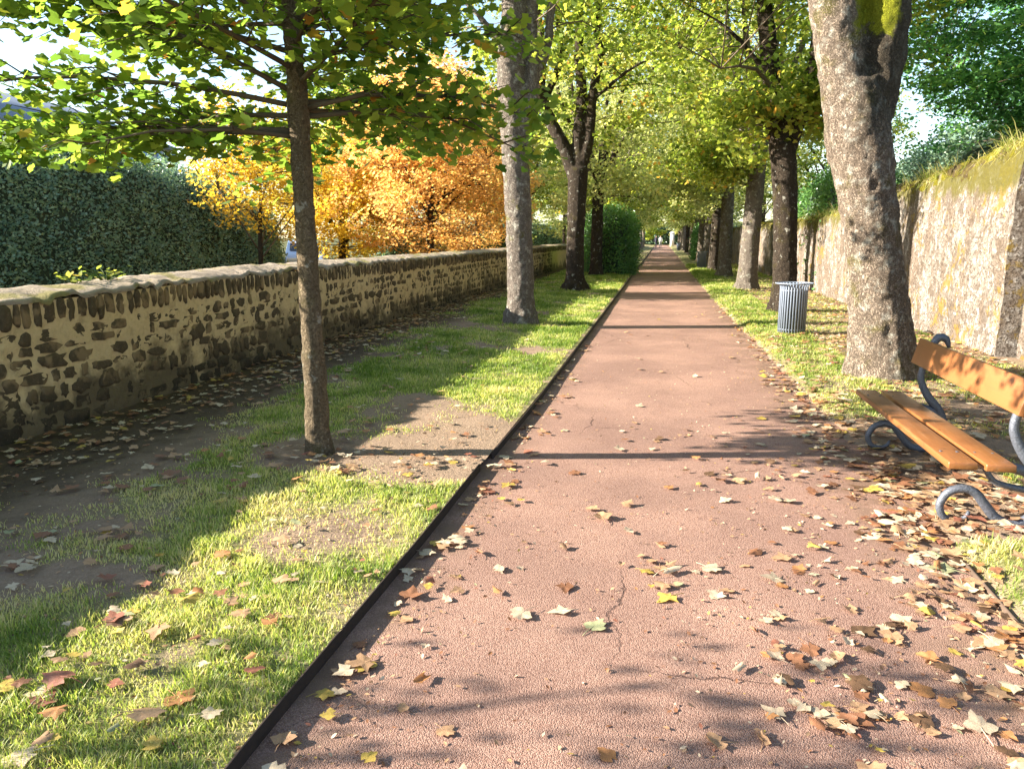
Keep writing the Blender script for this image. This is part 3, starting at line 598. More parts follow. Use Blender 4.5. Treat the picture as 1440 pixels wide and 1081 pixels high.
# --- left: big pale trunk, then the forked one
fl, fr = flare(.24, .55)
make_tree('maple_tree', (-2.43, 13.55, .08), 'big maple on the left lawn with a pale sunlit trunk beside the low wall', AV,
    (fl + [(-.03, 0, 1.6), (-.10, 0, 2.9), (-.16, .02, 3.7)], fr + [.235, .235, .25]),
    [([(-.14, 0, 3.4), (-.19, 0, 4.4), (-.14, .05, 5.4), (-.3, .1, 7.5), (-.5, .2, 9.5)], [.23, .235, .2, .12, .03]),
     ([(-.02, 0, 2.9), (.12, .0, 3.5), (.2, .05, 4.3), (.22, .1, 5.6), (.9, .2, 8.5)], [.12, .13, .115, .09, .03]),
     ([(.15, .05, 4.0), (.4, .2, 4.6), (.6, .3, 6), (1.6, .6, 8.5)], [.07, .08, .08, .02]),
     ([(-.2, 0, 4.6), (-1.2, -.4, 5.6), (-2.4, -.8, 6.2)], [.06, .045, .015]), ([(-.2, 0, 5.2), (-.2, 1.4, 6.2), (-.2, 2.6, 6.8)], [.06, .045, .015])],
    [(1, (0, .6, 7.9, 3.9, 3.4, 3.7, .45, 4.4))], BARK_GREY, YGREEN, 21, 210, 60, (.11, .16), (MV, MF), .6, .3, .03, .03, root=.2)
fl, fr = flare(.26, .6)
make_tree('maple_tree', (-2.40, 22.2, .08), 'forked dark trunked maple between the low wall and the clipped bush', AV,
    (fl + [(.0, 0, 1.5), (.03, 0, 2.8), (.05, 0, 3.4)], fr + [.25, .27, .29]),
    [([(.0, 0, 3.0), (-.28, 0, 3.8), (-.75, .0, 4.7), (-1.05, 0, 5.4), (-1.0, 0, 6.6), (-1.3, .1, 9)], [.2, .2, .17, .16, .12, .04]),
     ([(.05, 0, 3.2), (.05, .05, 4.2), (.1, .1, 5.4), (.0, .1, 6.8), (.1, .2, 9.5)], [.2, .19, .15, .13, .04]),
     ([(.1, 0, 3.3), (.34, 0, 4.2), (.42, 0, 5.4), (.6, 0, 6.4), (.5, 0, 7.2), (.8, .1, 9.8)], [.17, .14, .12, .11, .1, .03]),
     ([(-.9, 0, 5.2), (-.5, .1, 6.4), (-.7, .2, 8)], [.1, .1, .05]), ([(.4, 0, 5.2), (1.6, -.3, 6), (2.7, -.5, 6.3)], [.06, .045, .015])],
    [(1, (0, .3, 8.2, 4.2, 3.9, 4.4, .45, 3.9))], BARK_DARK, YGREEN, 22, 240, 62, (.12, .17), (MV, MF), .65, .34, .035, .03, root=1.)

# --- right: nearest big forked trunk with moss
t1 = make_tree('maple_tree', (2.52, 9.25, .03), 'large forked maple next to the bench with pale lichened bark', AV,
    ([(0, 0, -.1), (0, 0, .03), (-.02, 0, .2), (-.07, 0, .6), (-.20, 0, 1.4), (-.34, 0, 2.1), (-.48, 0, 2.8), (-.56, 0, 3.2)], [.50, .43, .385, .335, .29, .305, .34, .28]),
    [([(-.52, 0, 2.4), (-.64, 0, 3.2), (-.755, 0, 3.75), (-.87, 0, 4.35), (-.95, .05, 5), (-1.2, .1, 6.5), (-2.0, .3, 9.5)], [.24, .25, .255, .25, .22, .15, .04]),
     ([(-.40, .02, 2.4), (-.31, .05, 3.2), (-.27, .07, 3.8), (-.28, .08, 4.4), (-.12, .1, 5.2), (.2, .1, 7), (.8, .3, 9.5)], [.22, .25, .255, .25, .21, .14, .04]),
     ([(-1.0, 0, 5.3), (-2.1, .3, 6.4), (-3.2, .6, 6.9)], [.06, .045, .015])],
    [(1, (-.2, .8, 8.8, 3.8, 3.4, 3.4, .45, 5.6))], BARK_MOSSY, YGREEN, 23, 170, 60, (.12, .17), (MV, MF), .6, .32, .026, .035, root=0)
# --- right: the next ones
fl, fr = flare(.25, .6)
make_tree('maple_tree', (2.57, 17.0, .03), 'dark trunked maple standing directly behind the nearest litter bin', AV,
    (fl + [(-.04, 0, 1.5), (-.12, 0, 2.6), (-.22, 0, 3.4)], fr + [.24, .25, .27]),
    [([(-.22, 0, 3.2), (-.42, 0, 4.2), (-.62, 0, 5.4), (-.85, 0, 7), (-1.1, 0, 10)], [.22, .2, .17, .14, .04]),
     ([(-.12, 0, 3.2), (.16, .1, 4.3), (.34, .1, 5.5), (.5, .2, 8)], [.17, .14, .12, .04]),
     ([(-.45, 0, 4.6), (-1.4, -.2, 5.6), (-2.6, -.3, 6.3)], [.06, .045, .015]), ([(-.2, 0, 4), (-.9, -.9, 4.7), (-1.6, -1.6, 4.6)], [.05, .04, .012])],
    [(.75, (-.2, .2, 7.7, 3.9, 3.8, 4.3, .45, 3.6)), (.12, (-1.0, -.3, 4.1, 1.2, 1.2, .8, .5)), (.13, (.5, .2, 4.2, .9, .9, .9, .5))], BARK_DARK, YGREEN, 24, 260, 62, (.12, .17), (MV, MF), .6, .32, .032, .03)
make_tree('maple_tree', (2.58, 24.2, .03), 'thick maple with knotty grey bark, third on the right of the path', AV, *avenue(31, (.03, 0), .29, 4.3), 
    [(.8, (-.3, 0, 7.6, 4.0, 3.9, 4.5, .45, 3.5)), (.2, (-1.2, -.6, 3.7, 1.5, 1.5, .8, .5))], BARK_GREY, YGREEN, 25, 240, 60, (.13, .18), (SV, SF), .62, .34, .035)
make_tree('maple_tree', (2.48, 31.6, .03), 'straight maple with pale tan bark, fourth on the right of the path', AV, *avenue(32, (0, 0), .27, 4.3),
    [(.8, (-.4, 0, 7.5, 4.1, 3.9, 4.6, .45, 3.3)), (.2, (-1.3, -.5, 3.6, 1.5, 1.5, .9, .5))], BARK_PALE, PALE, 26, 230, 60, (.14, .19), (SV, SF), .62, .34, .04)
# --- farther ones: three builds, copied
base = []
for k, (bk, lm, sd_) in enumerate(((BARK_DARK, PALE, 41), (BARK_GREY, YGREEN, 42), (BARK_PALE, PALE, 43))):
    t_ = make_tree('maple_tree', (0, 0, 0), 'x', AV, *avenue(50 + k, (.02, 0), .25, 4.0), [(.8, (0, 0, 7.2, 4.0, 4.0, 4.7, .45, 2.9)), (.2, (0, 0, 3.4, 2.6, 2.6, 1.0, .5))], bk, lm, sd_, 230, 52, (.15, .21), (SV, SF), .65, .36, .05)
    base.append(t_)
used = set(); q = random.Random(8)
def place(k, loc, label, sc_=1.):
    if k in used: return dup(base[k], loc, q.uniform(0, 6.28), sc_, label)
    used.add(k); b = base[k]; b.location = loc; b['label'] = label; b.scale = (sc_,)*3; return b
place(0, (2.45, 37.5, .03), 'dark maple right behind the second litter bin')
side = {'l': 'left', 'r': 'right'}
place(1, (2.5, 44, .03), 'slim grey maple just past the second litter bin')
place(2, (2.5, 51, .03), 'pale maple before the dark shrub on the right verge')
place(0, (-2.5, 30.9, .03), 'dark maple rising behind the clipped bush on the left')
place(1, (-2.5, 39, .03), 'grey maple beyond the clipped bush, second tree after it')
place(2, (-2.5, 47, .03), 'pale maple beyond the clipped bush, third tree after it')
FARL = 'distant avenue maple near the far end of the path'
for k, y in enumerate((57, 66, 76, 88, 100, 113)):
    place(k % 3, (-2.55, y, .03), FARL, .92); place((k + 1) % 3, (2.55, y + 2.5, .03), FARL, .92)

# --- trees beyond the low wall
def free_tree(name, loc, label, cat, seed, h, rad, zb, bark, lm, ncl, per=60, leaf=(.12, .18), tmpl=(SV, SF), group=None, rsh=0, r=.16, rzc=.34, ext=None, tilt=.7, low=None):
    q = random.Random(seed); base_, rr = flare(r); trunk = (base_ + [(.05, 0, h * .35), (.1, .1, h * .6)], rr + [r * .8, r * .4]); limbs = []
    for k in range(7):
        a = k * .9 + q.uniform(-.2, .2); z0 = h * q.uniform(.18, .45); s = rad * q.uniform(.5, .8)
        limbs.append(([(0, 0, z0), (s*.5*math.cos(a), s*.5*math.sin(a), z0 + h*.15), (s*math.cos(a), s*math.sin(a), z0 + h*.3)], [r*.4, r*.3, .015]))
    cz = (h + zb) / 2
    return make_tree(name, loc, label, group, trunk, limbs, [(1, (0, 0, cz, rad, rad, (h - zb) / 2 * 1.1, .42, zb * .8))] + (low or []), bark, lm, seed, ncl, per, leaf, tmpl, .6, rzc, None, cat=cat, rndshift=rsh, extra=ext, tilt=tilt)
AU = 'autumn trees beyond the low stone wall'
free_tree('chestnut_tree', (-8.6, 28.5, -.1), 'big orange brown autumn tree behind the low wall, left of the pale trunk', 'tree', 61, 8.0, 3.9, .9, BARK_DARK, ORANGE, 520, 66, (.12, .19), group=AU)
free_tree('chestnut_tree', (-12.6, 29.5, -.1), 'golden tree with drooping leaves just right of the young trunk', 'tree', 62, 6.0, 2.8, .8, BARK_DARK, YELLOW, 300, 64, (.13, .19), group=AU)
free_tree('chestnut_tree', (-10.7, 19.5, -.1), 'small yellow tree in front of the tall dark hedge', 'tree', 63, 5.2, 1.8, 2.0, BARK_DARK, YELLOW, 170, 50, (.10, .15), group=AU, r=.07)
free_tree('chestnut_tree', (-9.3, 39, -.1), 'rusty orange tree glimpsed between the two big left trunks', 'tree', 64, 7, 3.2, 1., BARK_DARK, ORANGE, 280, 56, (.15, .22), group=AU)
lime1 = free_tree('lime_tree', (-14.5, 41, -.1), 'tall yellow green tree rising above the orange tree', 'tree', 65, 12, 4.8, 3., BARK_DARK, YGREEN, 300, 56, (.17, .24), group=AU)
lime2 = free_tree('lime_tree', (-9.5, 52, -.1), 'tall pale green tree far behind the low wall', 'tree', 66, 12, 5, 1.5, BARK_DARK, PALE, 280, 52, (.2, .28), group=AU)
free_tree('lime_tree', (-7.5, 70, -.1), 'pale tree closing the view left of the avenue end', 'tree', 67, 13, 5, .5, BARK_DARK, PALE, 240, 50, (.24, .32), group=AU)
for k, (t_, x, y, z_, lab) in enumerate(((lime1, -9.0, 47, .95, 'green yellow tree standing past the rusty orange tree'), (lime2, -19, 52, 1, 'pale tree left behind the golden tree'), (lime1, -26, 62, 1.05, 'green tree far off behind the parked car'), (lime2, -15, 75, 1.1, 'pale green tree far beyond the orange trees'), (lime1, -7.5, 61, .9, 'yellow green tree behind the far end of the low wall'), (lime2, -24, 95, 1.2, 'farthest pale tree beyond the low wall'), (lime1, -6.8, 88, 1., 'green tree close to the distant avenue on its left'))):
    dup(t_, (x, y, -.1), 1.3 * k, z_, lab)
free_tree('young_tree', (-6.4, .75, -.1), 'thin young tree beyond the wall to the left of the view', 'tree', 68, 3.3, .75, 1.9, BARK_DARK, GREEN, 16, 22, (.08, .12), r=.04)
# --- beyond the right wall
free_tree('beech_tree', (9.0, 17.5, 0), 'dark green beech with layered sprays hanging over the right wall', 'tree', 71, 11, 5.0, 3.3, BARK_DARK, BEECH, 560, 85, (.09, .14), (OV, OF), rzc=.13, tilt=.85, low=[(.75, (-1.0, -1.8, 5.3, 4.2, 3.6, 2.0, .6, 3.5))])
free_tree('lime_tree', (12.5, 31, 0), 'tall green tree behind the right wall beyond the beech', 'tree', 72, 11, 4.2, 2.4, BARK_DARK, BEECH, 240, 60, (.14, .2))
free_tree('lime_tree', (9, 46, 0), 'yellow green tree behind the far stretch of the right wall', 'tree', 73, 12, 4.8, 1.5, BARK_DARK, YGREEN, 240, 52, (.18, .26))
free_tree('lime_tree', (8, 66, 0), 'pale tree behind the right wall towards the avenue end', 'tree', 74, 12, 5, 1, BARK_DARK, PALE, 220, 50, (.22, .3))
free_tree('lime_tree', (-3.5, 150, 0), 'broad dark tree at the far end left of the path', 'tree', 75, 15, 8, .5, BARK_DARK, YGREEN, 220, 50, (.45, .6))
free_tree('lime_tree', (7, 152, 0), 'broad pale tree at the far end right of the path', 'tree', 76, 15, 8, .5, BARK_DARK, PALE, 220, 50, (.45, .6))

# ------------------------------------------------------------------ hedges and shrubs: dark core plus a shell of leaves
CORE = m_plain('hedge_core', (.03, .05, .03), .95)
def shell(name, pts, halfw, topf, label, cat, mat, n, leaf, tmpl=(OV, OF), bump=.35, z0=-.1, group=None, loc=None):
    """pts: centre line (x, y); topf(s) height at metre s"""
    P, _ = resample(np.array([(x, y, 0) for x, y in pts]), np.zeros(len(pts)), .4); S = np.concatenate([[0], np.cumsum(np.linalg.norm(np.diff(P, axis=0), axis=1))])
    T = np.gradient(P, axis=0); T /= np.linalg.norm(T, axis=1)[:, None]; N = np.stack([T[:, 1], -T[:, 0], 0*T[:, 0]], 1)
    def surf(s, u):   # u 0..1 runs up one side, over the top, down the other
        c = np.stack([np.interp(s, S, P[:, k]) for k in range(3)], -1); nn = np.stack([np.interp(s, S, N[:, k]) for k in range(3)], -1); h = topf(s) - z0
        a = (u - .5) * 2; e = np.clip(np.minimum(s, S[-1] - s) / halfw, 0, 1) ** .5
        ang = np.clip((np.abs(a) - .0) / 1., 0, 1)
        r = halfw / max(.1, 1); arc = .3
        side = np.sign(a) * np.where(ang < arc, np.sin(ang / arc * np.pi / 2), 1.) * halfw * (.25 + .75 * e)
        zz = np.where(ang < arc, h - (1 - np.cos(ang / arc * np.pi / 2)) * min(halfw, .8), (h - min(halfw, .8)) * (1 - (ang - arc) / (1 - arc)))
        b = 1 + bump * (fbm(s * 1.1, a * 3, s=7) - .5) * 1.0 + .22 * (fbm(s * 3.2, a * 9, s=8) - .5)
        q = c + nn * (side * b)[..., None]; q[..., 2] = z0 + zz * (1 + .22 * bump * (fbm(s * .9, a * 2 + 5, s=17) - .5) * 2) * (.7 + .3 * e); return q
    sg, ug = np.meshgrid(np.arange(0, S[-1] + .01, .35), np.linspace(0, 1, 25)); V = surf(sg.ravel(), ug.ravel()); ctr = np.stack([np.interp(sg.ravel(), S, P[:, k]) for k in range(3)], -1)
    V[:, :2] = ctr[:, :2] + (V[:, :2] - ctr[:, :2]) * .86; V[:, 2] = z0 + (V[:, 2] - z0) * .95
    i = np.arange(sg.size).reshape(sg.shape); t = thing(name, (float(P[0, 0]), float(P[0, 1]), 0), label, cat, group)
    ends = [i[:, 0].reshape(1, -1), i[:, -1][::-1].reshape(1, -1)]
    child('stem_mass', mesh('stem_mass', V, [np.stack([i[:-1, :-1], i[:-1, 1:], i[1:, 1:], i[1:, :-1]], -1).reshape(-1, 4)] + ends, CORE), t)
    s, u = rng.uniform(0, S[-1], n), rng.uniform(0.02, .98, n); L = surf(s, u) + rng.normal(0, .11, (n, 3)); ne = n // 8
    se = np.where(rng.uniform(0, 1, ne) < .5, 0, S[-1]); E1 = surf(se, rng.uniform(0, 1, ne)); ce = np.stack([np.interp(se, S, P[:, k]) for k in range(3)], -1); f = rng.uniform(0, 1, (ne, 1)); E1[:, :2] = ce[:, :2] + (E1[:, :2] - ce[:, :2]) * f
    E1 += rng.normal(0, .07, E1.shape); L = np.vstack([L, E1])
    rn = np.clip(.15 + .7 * fbm(L[:, 0] * 1.6, L[:, 1] * 1.6, L[:, 2] * 1.6, s=27) + rng.normal(0, .16, len(L)), 0, 1)
    child('foliage', leaves('foliage', L, rng.uniform(*leaf, len(L)), rng, mat, tmpl, 2.2, .3, rn), t); return t
shell('clipped_hedge', [(-15.9, 4), (-16, 16), (-15.9, 24), (-15.7, 29)], 1.3, lambda s: np.interp(s, [0, 12, 15, 18, 22, 25], [3.7, 3.95, 4.2, 3.85, 3.3, 2.7]) + .12 * np.sin(s * 5.2), 'tall dark green hedge behind the low stone wall on the left', 'hedge', HEDGE, 95000, (.05, .13), bump=.5)
shell('end_hedge', [(-16, 158), (18, 160)], 1.4, lambda s: 4.2 + 0*s, 'dark hedge closing the far end of the avenue', 'hedge', HEDGE, 5000, (.35, .5))
shell('low_hedge', [(-13.5, 37), (-11, 60), (-8, 120)], 1.2, lambda s: 2.0 + .02*s, 'long dark low hedge running behind the autumn trees', 'hedge', HEDGE, 26000, (.12, .2), bump=.6)
shell('clipped_bush', [(-2.2, 32.0), (-2.15, 36)], 1.0, lambda s: 2.75 + 0*s, 'clipped square laurel bush beside the left edge of the path', 'bush', LAUREL, 16000, (.08, .13), bump=.2)
shell('dark_shrub', [(3.1, 54), (3.0, 58)], .8, lambda s: 2.5 + 0*s, 'dark rounded shrub on the right verge beyond the second bin', 'shrub', LAUREL, 5000, (.12, .18))
shell('ivy_shrub', [(5.5, 22), (5.6, 31)], 1.0, lambda s: np.interp(s, [0, 3, 9], [3.2, 3.6, 3.2]), 'green leafy shrub spilling over the right wall between trunks', 'shrub', LAUREL, 14000, (.09, .14), bump=.6)
shell('dark_hedge', [(6.8, 17), (8.5, 26), (10, 34)], 1.0, lambda s: np.interp(s, [0, 9, 17], [3.7, 4.4, 4.6]), 'dark evergreen hedge seen above the top of the right wall', 'hedge', HEDGE, 16000, (.08, .12), bump=.5)

# ------------------------------------------------------------------ bench
bench = thing('park_bench', (1.55, 5.3, 0), 'orange slatted park bench on curling dark iron legs beside the path', 'bench')
def plank(name, a, b, mat, tilt=0, bev=.006, label=None):
    mb = MB(); mb.box(a, b); me = mb.mesh(name, mat, False); o = child(name, me, bench)
    m = o.modifiers.new('edge', 'BEVEL'); m.width = bev; m.segments = 2
    return o
plank('seat_plank', (1.545, 4.30, .385), (1.690, 6.32, .425), WOOD); plank('seat_plank', (1.722, 4.28, .387), (1.868, 6.30, .427), WOOD)
mb = MB(); mb.add([(1.915, 4.46, .655), (1.955, 4.46, .645), (2.005, 4.46, .835), (1.965, 4.46, .845), (1.915, 6.30, .655), (1.955, 6.30, .645), (2.005, 6.30, .835), (1.965, 6.30, .845)], np.array([(0, 1, 2, 3), (7, 6, 5, 4), (0, 4, 5, 1), (1, 5, 6, 2), (2, 6, 7, 3), (3, 7, 4, 0)]))
o = child('backrest', mb.mesh('backrest', WOOD2, False), bench); m = o.modifiers.new('edge', 'BEVEL'); m.width = .006; m.segments = 2
for yl in (4.52, 6.08):
    mb = MB()
    pr = [(2.10, .80), (2.075, .865), (2.02, .875), (1.985, .80), (1.955, .70), (1.93, .60), (1.945, .52), (1.995, .43), (2.065, .34), (2.11, .24), (2.105, .13), (2.05, .05), (1.97, .028), (1.895, .055), (1.83, .13), (1.775, .195), (1.705, .215), (1.635, .185), (1.60, .11), (1.625, .045), (1.69, .022), (1.74, .045), (1.755, .085)]
    rr = np.array([.012, .026, .03, .024, .024, .024, .026, .03, .034, .034, .032, .03, .028, .027, .027, .026, .025, .023, .022, .02, .018, .014, .008])
    mb.tube([(x, yl, z) for x, z in pr], rr, 12, .02)
    mb.tube([(2.09, yl, .30), (1.97, yl, .345), (1.80, yl, .362), (1.60, yl, .365)], [.032, .03, .02, .016], 10, .03)
    mb.tube([(1.80, yl, .355), (1.86, yl, .27), (1.95, yl, .24), (2.08, yl, .22)], [.016, .016, .018, .02], 10, .03)
    lg = child('iron_leg', mb.mesh('iron_leg', IRON), bench)
    mb = MB()
    for x in (1.575, 1.66, 1.75, 1.84): mb.add(*[(v + np.array([x, yl, .423]), f) for v, f in [lathe([(.0, .006), (.008, .005), (.010, 0)], 8)]][0])
    bo = put('bolt', mb.mesh('bolt', IRON), lg)

# ------------------------------------------------------------------ litter bins
def make_bin(label):
    t = thing('litter_bin', (0, 0, 0), label, 'bin', 'slatted metal litter bins along the right verge'); mb = MB(); n = 30
    for k in range(n):
        a = 2*math.pi*k/n; c, s = math.cos(a), math.sin(a); pr = [(.215, .07), (.215, .78), (.225, .82), (.25, .845), (.285, .85)]; V = []
        for r_, z in pr:
            for dw, dr in ((-.014, 0), (.014, 0), (.014, -.008), (-.014, -.008)): V.append(((r_ + dr)*c - dw*s, (r_ + dr)*s + dw*c, z + (dr if r_ > .24 else 0)))
        i = np.arange(20).reshape(5, 4); j = np.roll(i, -1, 1); mb.add(V, [np.stack([i[:-1], j[:-1], j[1:], i[1:]], -1).reshape(-1, 4), np.array([[3, 2, 1, 0], [16, 17, 18, 19]])])
    put('slat_cage', mb.mesh('slat_cage', GALV, False), t)
    ring = lambda r_, z, q: tube([(r_*math.cos(x), r_*math.sin(x), z) for x in np.linspace(0, 2*math.pi, 41)], q, 8, 0, False)
    mb = MB(); mb.add(*ring(.288, .85, .010)); put('rim', mb.mesh('rim', GALV), t)
    mb = MB(); mb.add(*ring(.205, .12, .010)); mb.add(*ring(.205, .74, .010)); put('hoop', mb.mesh('hoop', GALV), t)
    V, F = lathe([(0, .10), (.195, .10), (.195, .76), (.185, .76), (.185, .14), (0, .14)], 28); put('liner', mesh('liner', V, F, DARKIN), t)
    V, F = lathe([(.0, .1), (.10, .1), (.10, .02), (.14, .0), (.14, -.06)], 20); put('foot', mesh('foot', V, F, IRON), t); return t
b1 = make_bin('grey slatted litter bin on the grass near the large forked maple'); b1.location = (2.12, 13.0, .02)
dup(b1, (2.0, 39.5, .02), 1, 1, 'second grey litter bin further down the right verge'); dup(b1, (2.0, 92, .02), 2, 1, 'tiny far litter bin past the dark verge shrub')

# ------------------------------------------------------------------ far things: gate pillar, walkers, houses, car
WHITE = m_plain('white_render', (.6, .58, .53), .8, var=.08, bump=.1)
gp = thing('gate_pillar', (1.75, 130, 0), 'white gate pillar at the far end of the path', 'pillar')
mb = MB(); mb.box((-.33, -.33, 0), (.33, .33, 2.15)); put('shaft', mb.mesh('shaft', WHITE, False), gp)
mb = MB(); mb.box((-.42, -.42, 2.152), (.42, .42, 2.28)); mb.add([(-.36, -.36, 2.28), (.36, -.36, 2.28), (.36, .36, 2.28), (-.36, .36, 2.28), (0, 0, 2.5)], np.array([(0, 1, 4), (1, 2, 4), (2, 3, 4), (3, 0, 4)])); put('cap', mb.mesh('cap', WHITE, False), gp)
def person(loc, label, top, legs, rz, stride=.16):
    t = thing('person', loc, label, 'person', None, rz); J = {}; bm = [(0, 0, .95), (0, 0, 1.15), (0, .01, 1.38), (0, .01, 1.50), (0, .02, 1.60), (0, .02, 1.72)]; E = [(0, 1), (1, 2), (2, 3), (3, 4), (4, 5)]; r_ = [.15, .13, .15, .06, .085, .07]
    for s in (-1, 1):
        k = len(bm); bm += [(.09*s, 0, .86), (.10*s, stride*s*.6, .48), (.10*s, stride*s*.9, .08), (.10*s, stride*s*.9 + .14, .03)]; r_ += [.095, .062, .045, .04]; E += [(0, k), (k, k+1), (k+1, k+2), (k+2, k+3)]
        k = len(bm); bm += [(.19*s, .01, 1.40), (.25*s, -.06*s, 1.12), (.24*s, -.14*s + .06, .88), (.24*s, -.14*s + .1, .80)]; r_ += [.06, .045, .035, .03]; E += [(2, k), (k, k+1), (k+1, k+2), (k+2, k+3)]
    me = bpy.data.meshes.new('body'); me.from_pydata(bm, E, []); o = put('body', me, t); m = o.modifiers.new('skin', 'SKIN')
    for v, q_ in zip(me.skin_vertices[0].data, r_): v.radius = (q_, q_)
    me.skin_vertices[0].data[0].use_root = True; o.modifiers.new('sub', 'SUBSURF').render_levels = 1
    mt = Mat(label[:12]); z = mt.xyz()[2]; c = mt.ramp(mt.math('MULTIPLY', z, .5), [(.0, (.03, .03, .03)), (.05, legs), (.47, top), (.75, (.45, .28, .2)), (.85, (.08, .05, .03))]); 
    for nd in mt.nt.nodes:
        if nd.type == 'VALTORGB': nd.color_ramp.interpolation = 'CONSTANT'
    me.materials.append(mt.fin(c, .8)); return t
person((-.1, 118, .0), 'distant person in white clothes walking on the path', (.5, .5, .52), (.35, .35, .38), 0)
person((-.75, 121, .0), 'distant person in dark clothes next to the one in white', (.06, .06, .09), (.04, .04, .06), .3)

SLATE = m_plain('slate_roof', (.17, .19, .23), .6, nscale=3, var=.2); CREAM = m_plain('cream_render', (.62, .57, .48), .85, nscale=2, var=.1); SHUT = m_plain('blue_shutter', (.30, .42, .60), .6); PANE = m_plain('window_glass', (.05, .06, .08), .1); TILE = m_plain('clay_tile', (.38, .14, .08), .8, nscale=5); BRICK = m_plain('red_brick', (.36, .17, .12), .85, nscale=12, var=.3)
def house(loc, rz, W, D, H, RH, label, roofm, chim, wins):
    t = thing('house', loc, label, 'house', None, rz); mb = MB(); mb.box((0, 0, -.2), (D, W, H)); put('wall', mb.mesh('wall', CREAM, False), t)
    mb = MB(); o_ = .35; h0 = H - .1
    mb.add([(-o_, -o_, h0), (D + o_, -o_, h0), (D + o_, W + o_, h0), (-o_, W + o_, h0), (D/2, D*.35, H + RH), (D/2, W - D*.35, H + RH), (-o_, -o_, h0 + .18), (D + o_, -o_, h0 + .18), (D + o_, W + o_, h0 + .18), (-o_, W + o_, h0 + .18)],
           [np.array([(6, 7, 4), (8, 9, 5)]), np.array([(7, 8, 5, 4), (9, 6, 4, 5), (3, 2, 1, 0), (0, 1, 7, 6), (1, 2, 8, 7), (2, 3, 9, 8), (3, 0, 6, 9)])])
    rf = put('roof', mb.mesh('roof', roofm, False), t)
    for cy, cz in chim:
        mb = MB(); mb.box((D/2 - .4, cy - .5, H), (D/2 + .4, cy + .5, cz)); mb.box((D/2 - .48, cy - .58, cz), (D/2 + .48, cy + .58, cz + .15)); mb.add(*[(v + np.array([D/2, cy, cz + .15]), f) for v, f in [lathe([(.16, 0), (.14, .4), (.1, .4)], 10)]][0]); put('chimney', mb.mesh('chimney', BRICK, False), rf)
    for (y, z) in wins:
        mb = MB(); mb.box((D, y - .55, z - .8), (D + .06, y + .55, z + .8)); wn = put('window', mb.mesh('window', WHITE, False), t)
        for a_ in (-.45, .03): mb = MB(); mb.box((D + .06, y + a_, z - .7), (D + .064, y + a_ + .42, z + .7)); put('pane', mb.mesh('pane', PANE, False), wn)
        for a_ in (-1.1, .56): mb = MB(); mb.box((D + .01, y + a_, z - .8), (D + .07, y + a_ + .54, z + .8)); put('shutter', mb.mesh('shutter', SHUT, False), wn)
    return t
house((-45, 27, 0), 0, 25, 10, 7.8, 2.5, 'pale house with grey slate roof and blue shutters above the dark hedge', SLATE, [(6, 11.6)], [(2 + 3.2 * k, 6.7) for k in range(8)] + [(2 + 3.2 * k, 3.2) for k in range(8)])
house((16.5, 44, 0), 0, 14, 9, 4.8, 2.2, 'house with red tiled roof and brick chimney beyond the right wall', TILE, [(1.5, 7.6)], [(3, 3), (7, 3)])

def car(loc, rz, label):
    t = thing('parked_car', loc, label, 'car', None, rz)
    paint = m_plain('pale_blue_paint', (.45, .52, .62), .25, .3, 3, .03, .6, 0); rub = m_plain('tyre_rubber', (.02, .02, .02), .85)
    side = [(-2.05, .35), (-2.08, .6), (-1.95, .82), (-1.0, .93), (-.45, 1.36), (.2, 1.46), (1.0, 1.42), (1.75, 1.0), (2.0, .92), (2.08, .6), (2.0, .35)]; ys_ = [(-.86, .0), (-.82, .03), (.82, .03), (.86, 0)]
    V = []
    for yy_, ins in ys_:
        for x, z in side: V.append((x * (1 - ins*.5), yy_ * (1 - .18 * max(0, z - .9) / .55), z + ins * (z > .9)))
    n = len(side); i = np.arange(4*n).reshape(4, n); mb = MB(); mb.add(V, [np.stack([i[:-1], np.roll(i, -1, 1)[:-1], np.roll(i, -1, 1)[1:], i[1:]], -1).reshape(-1, 4), i[0][None, ::-1], i[3][None]]); put('body', mb.mesh('body', paint, False), t)
    mb = MB()
    for s in (-1, 1): mb.add([(-.78, s*.80, .98), (1.45, s*.80, .98), (.95, s*.735, 1.36), (-.38, s*.735, 1.33)], np.array([[0, 1, 2, 3]]))
    put('side_window', mb.mesh('side_window', PANE, False), t)
    mb = MB(); mb.add([(-1.02, -.66, .985), (-1.02, .66, .985), (-.5, .62, 1.355), (-.5, -.62, 1.355)], np.array([[0, 1, 2, 3]])); put('windscreen', mb.mesh('windscreen', PANE, False), t)
    for x in (-1.3, 1.3):
        for s in (-1, 1):
            V_, F_ = lathe([(0, -.1), (.2, -.1), (.3, -.09), (.32, 0), (.3, .09), (.2, .1), (0, .1)], 20); wv = V_[:, [0, 2, 1]] + np.array([x, s*.8, .32]); wh = put('wheel', mesh('wheel', wv, F_, rub), t)
            V_, F_ = lathe([(0, -.11), (.19, -.11), (.19, .11), (0, .11)], 16); put('rim', mesh('rim', V_[:, [0, 2, 1]] + np.array([x, s*.8, .32]), F_, GALV), wh)
    return t
car((-17.5, 36.2, -.06), R(117), 'pale blue parked car glimpsed over the low wall beside the hedge')

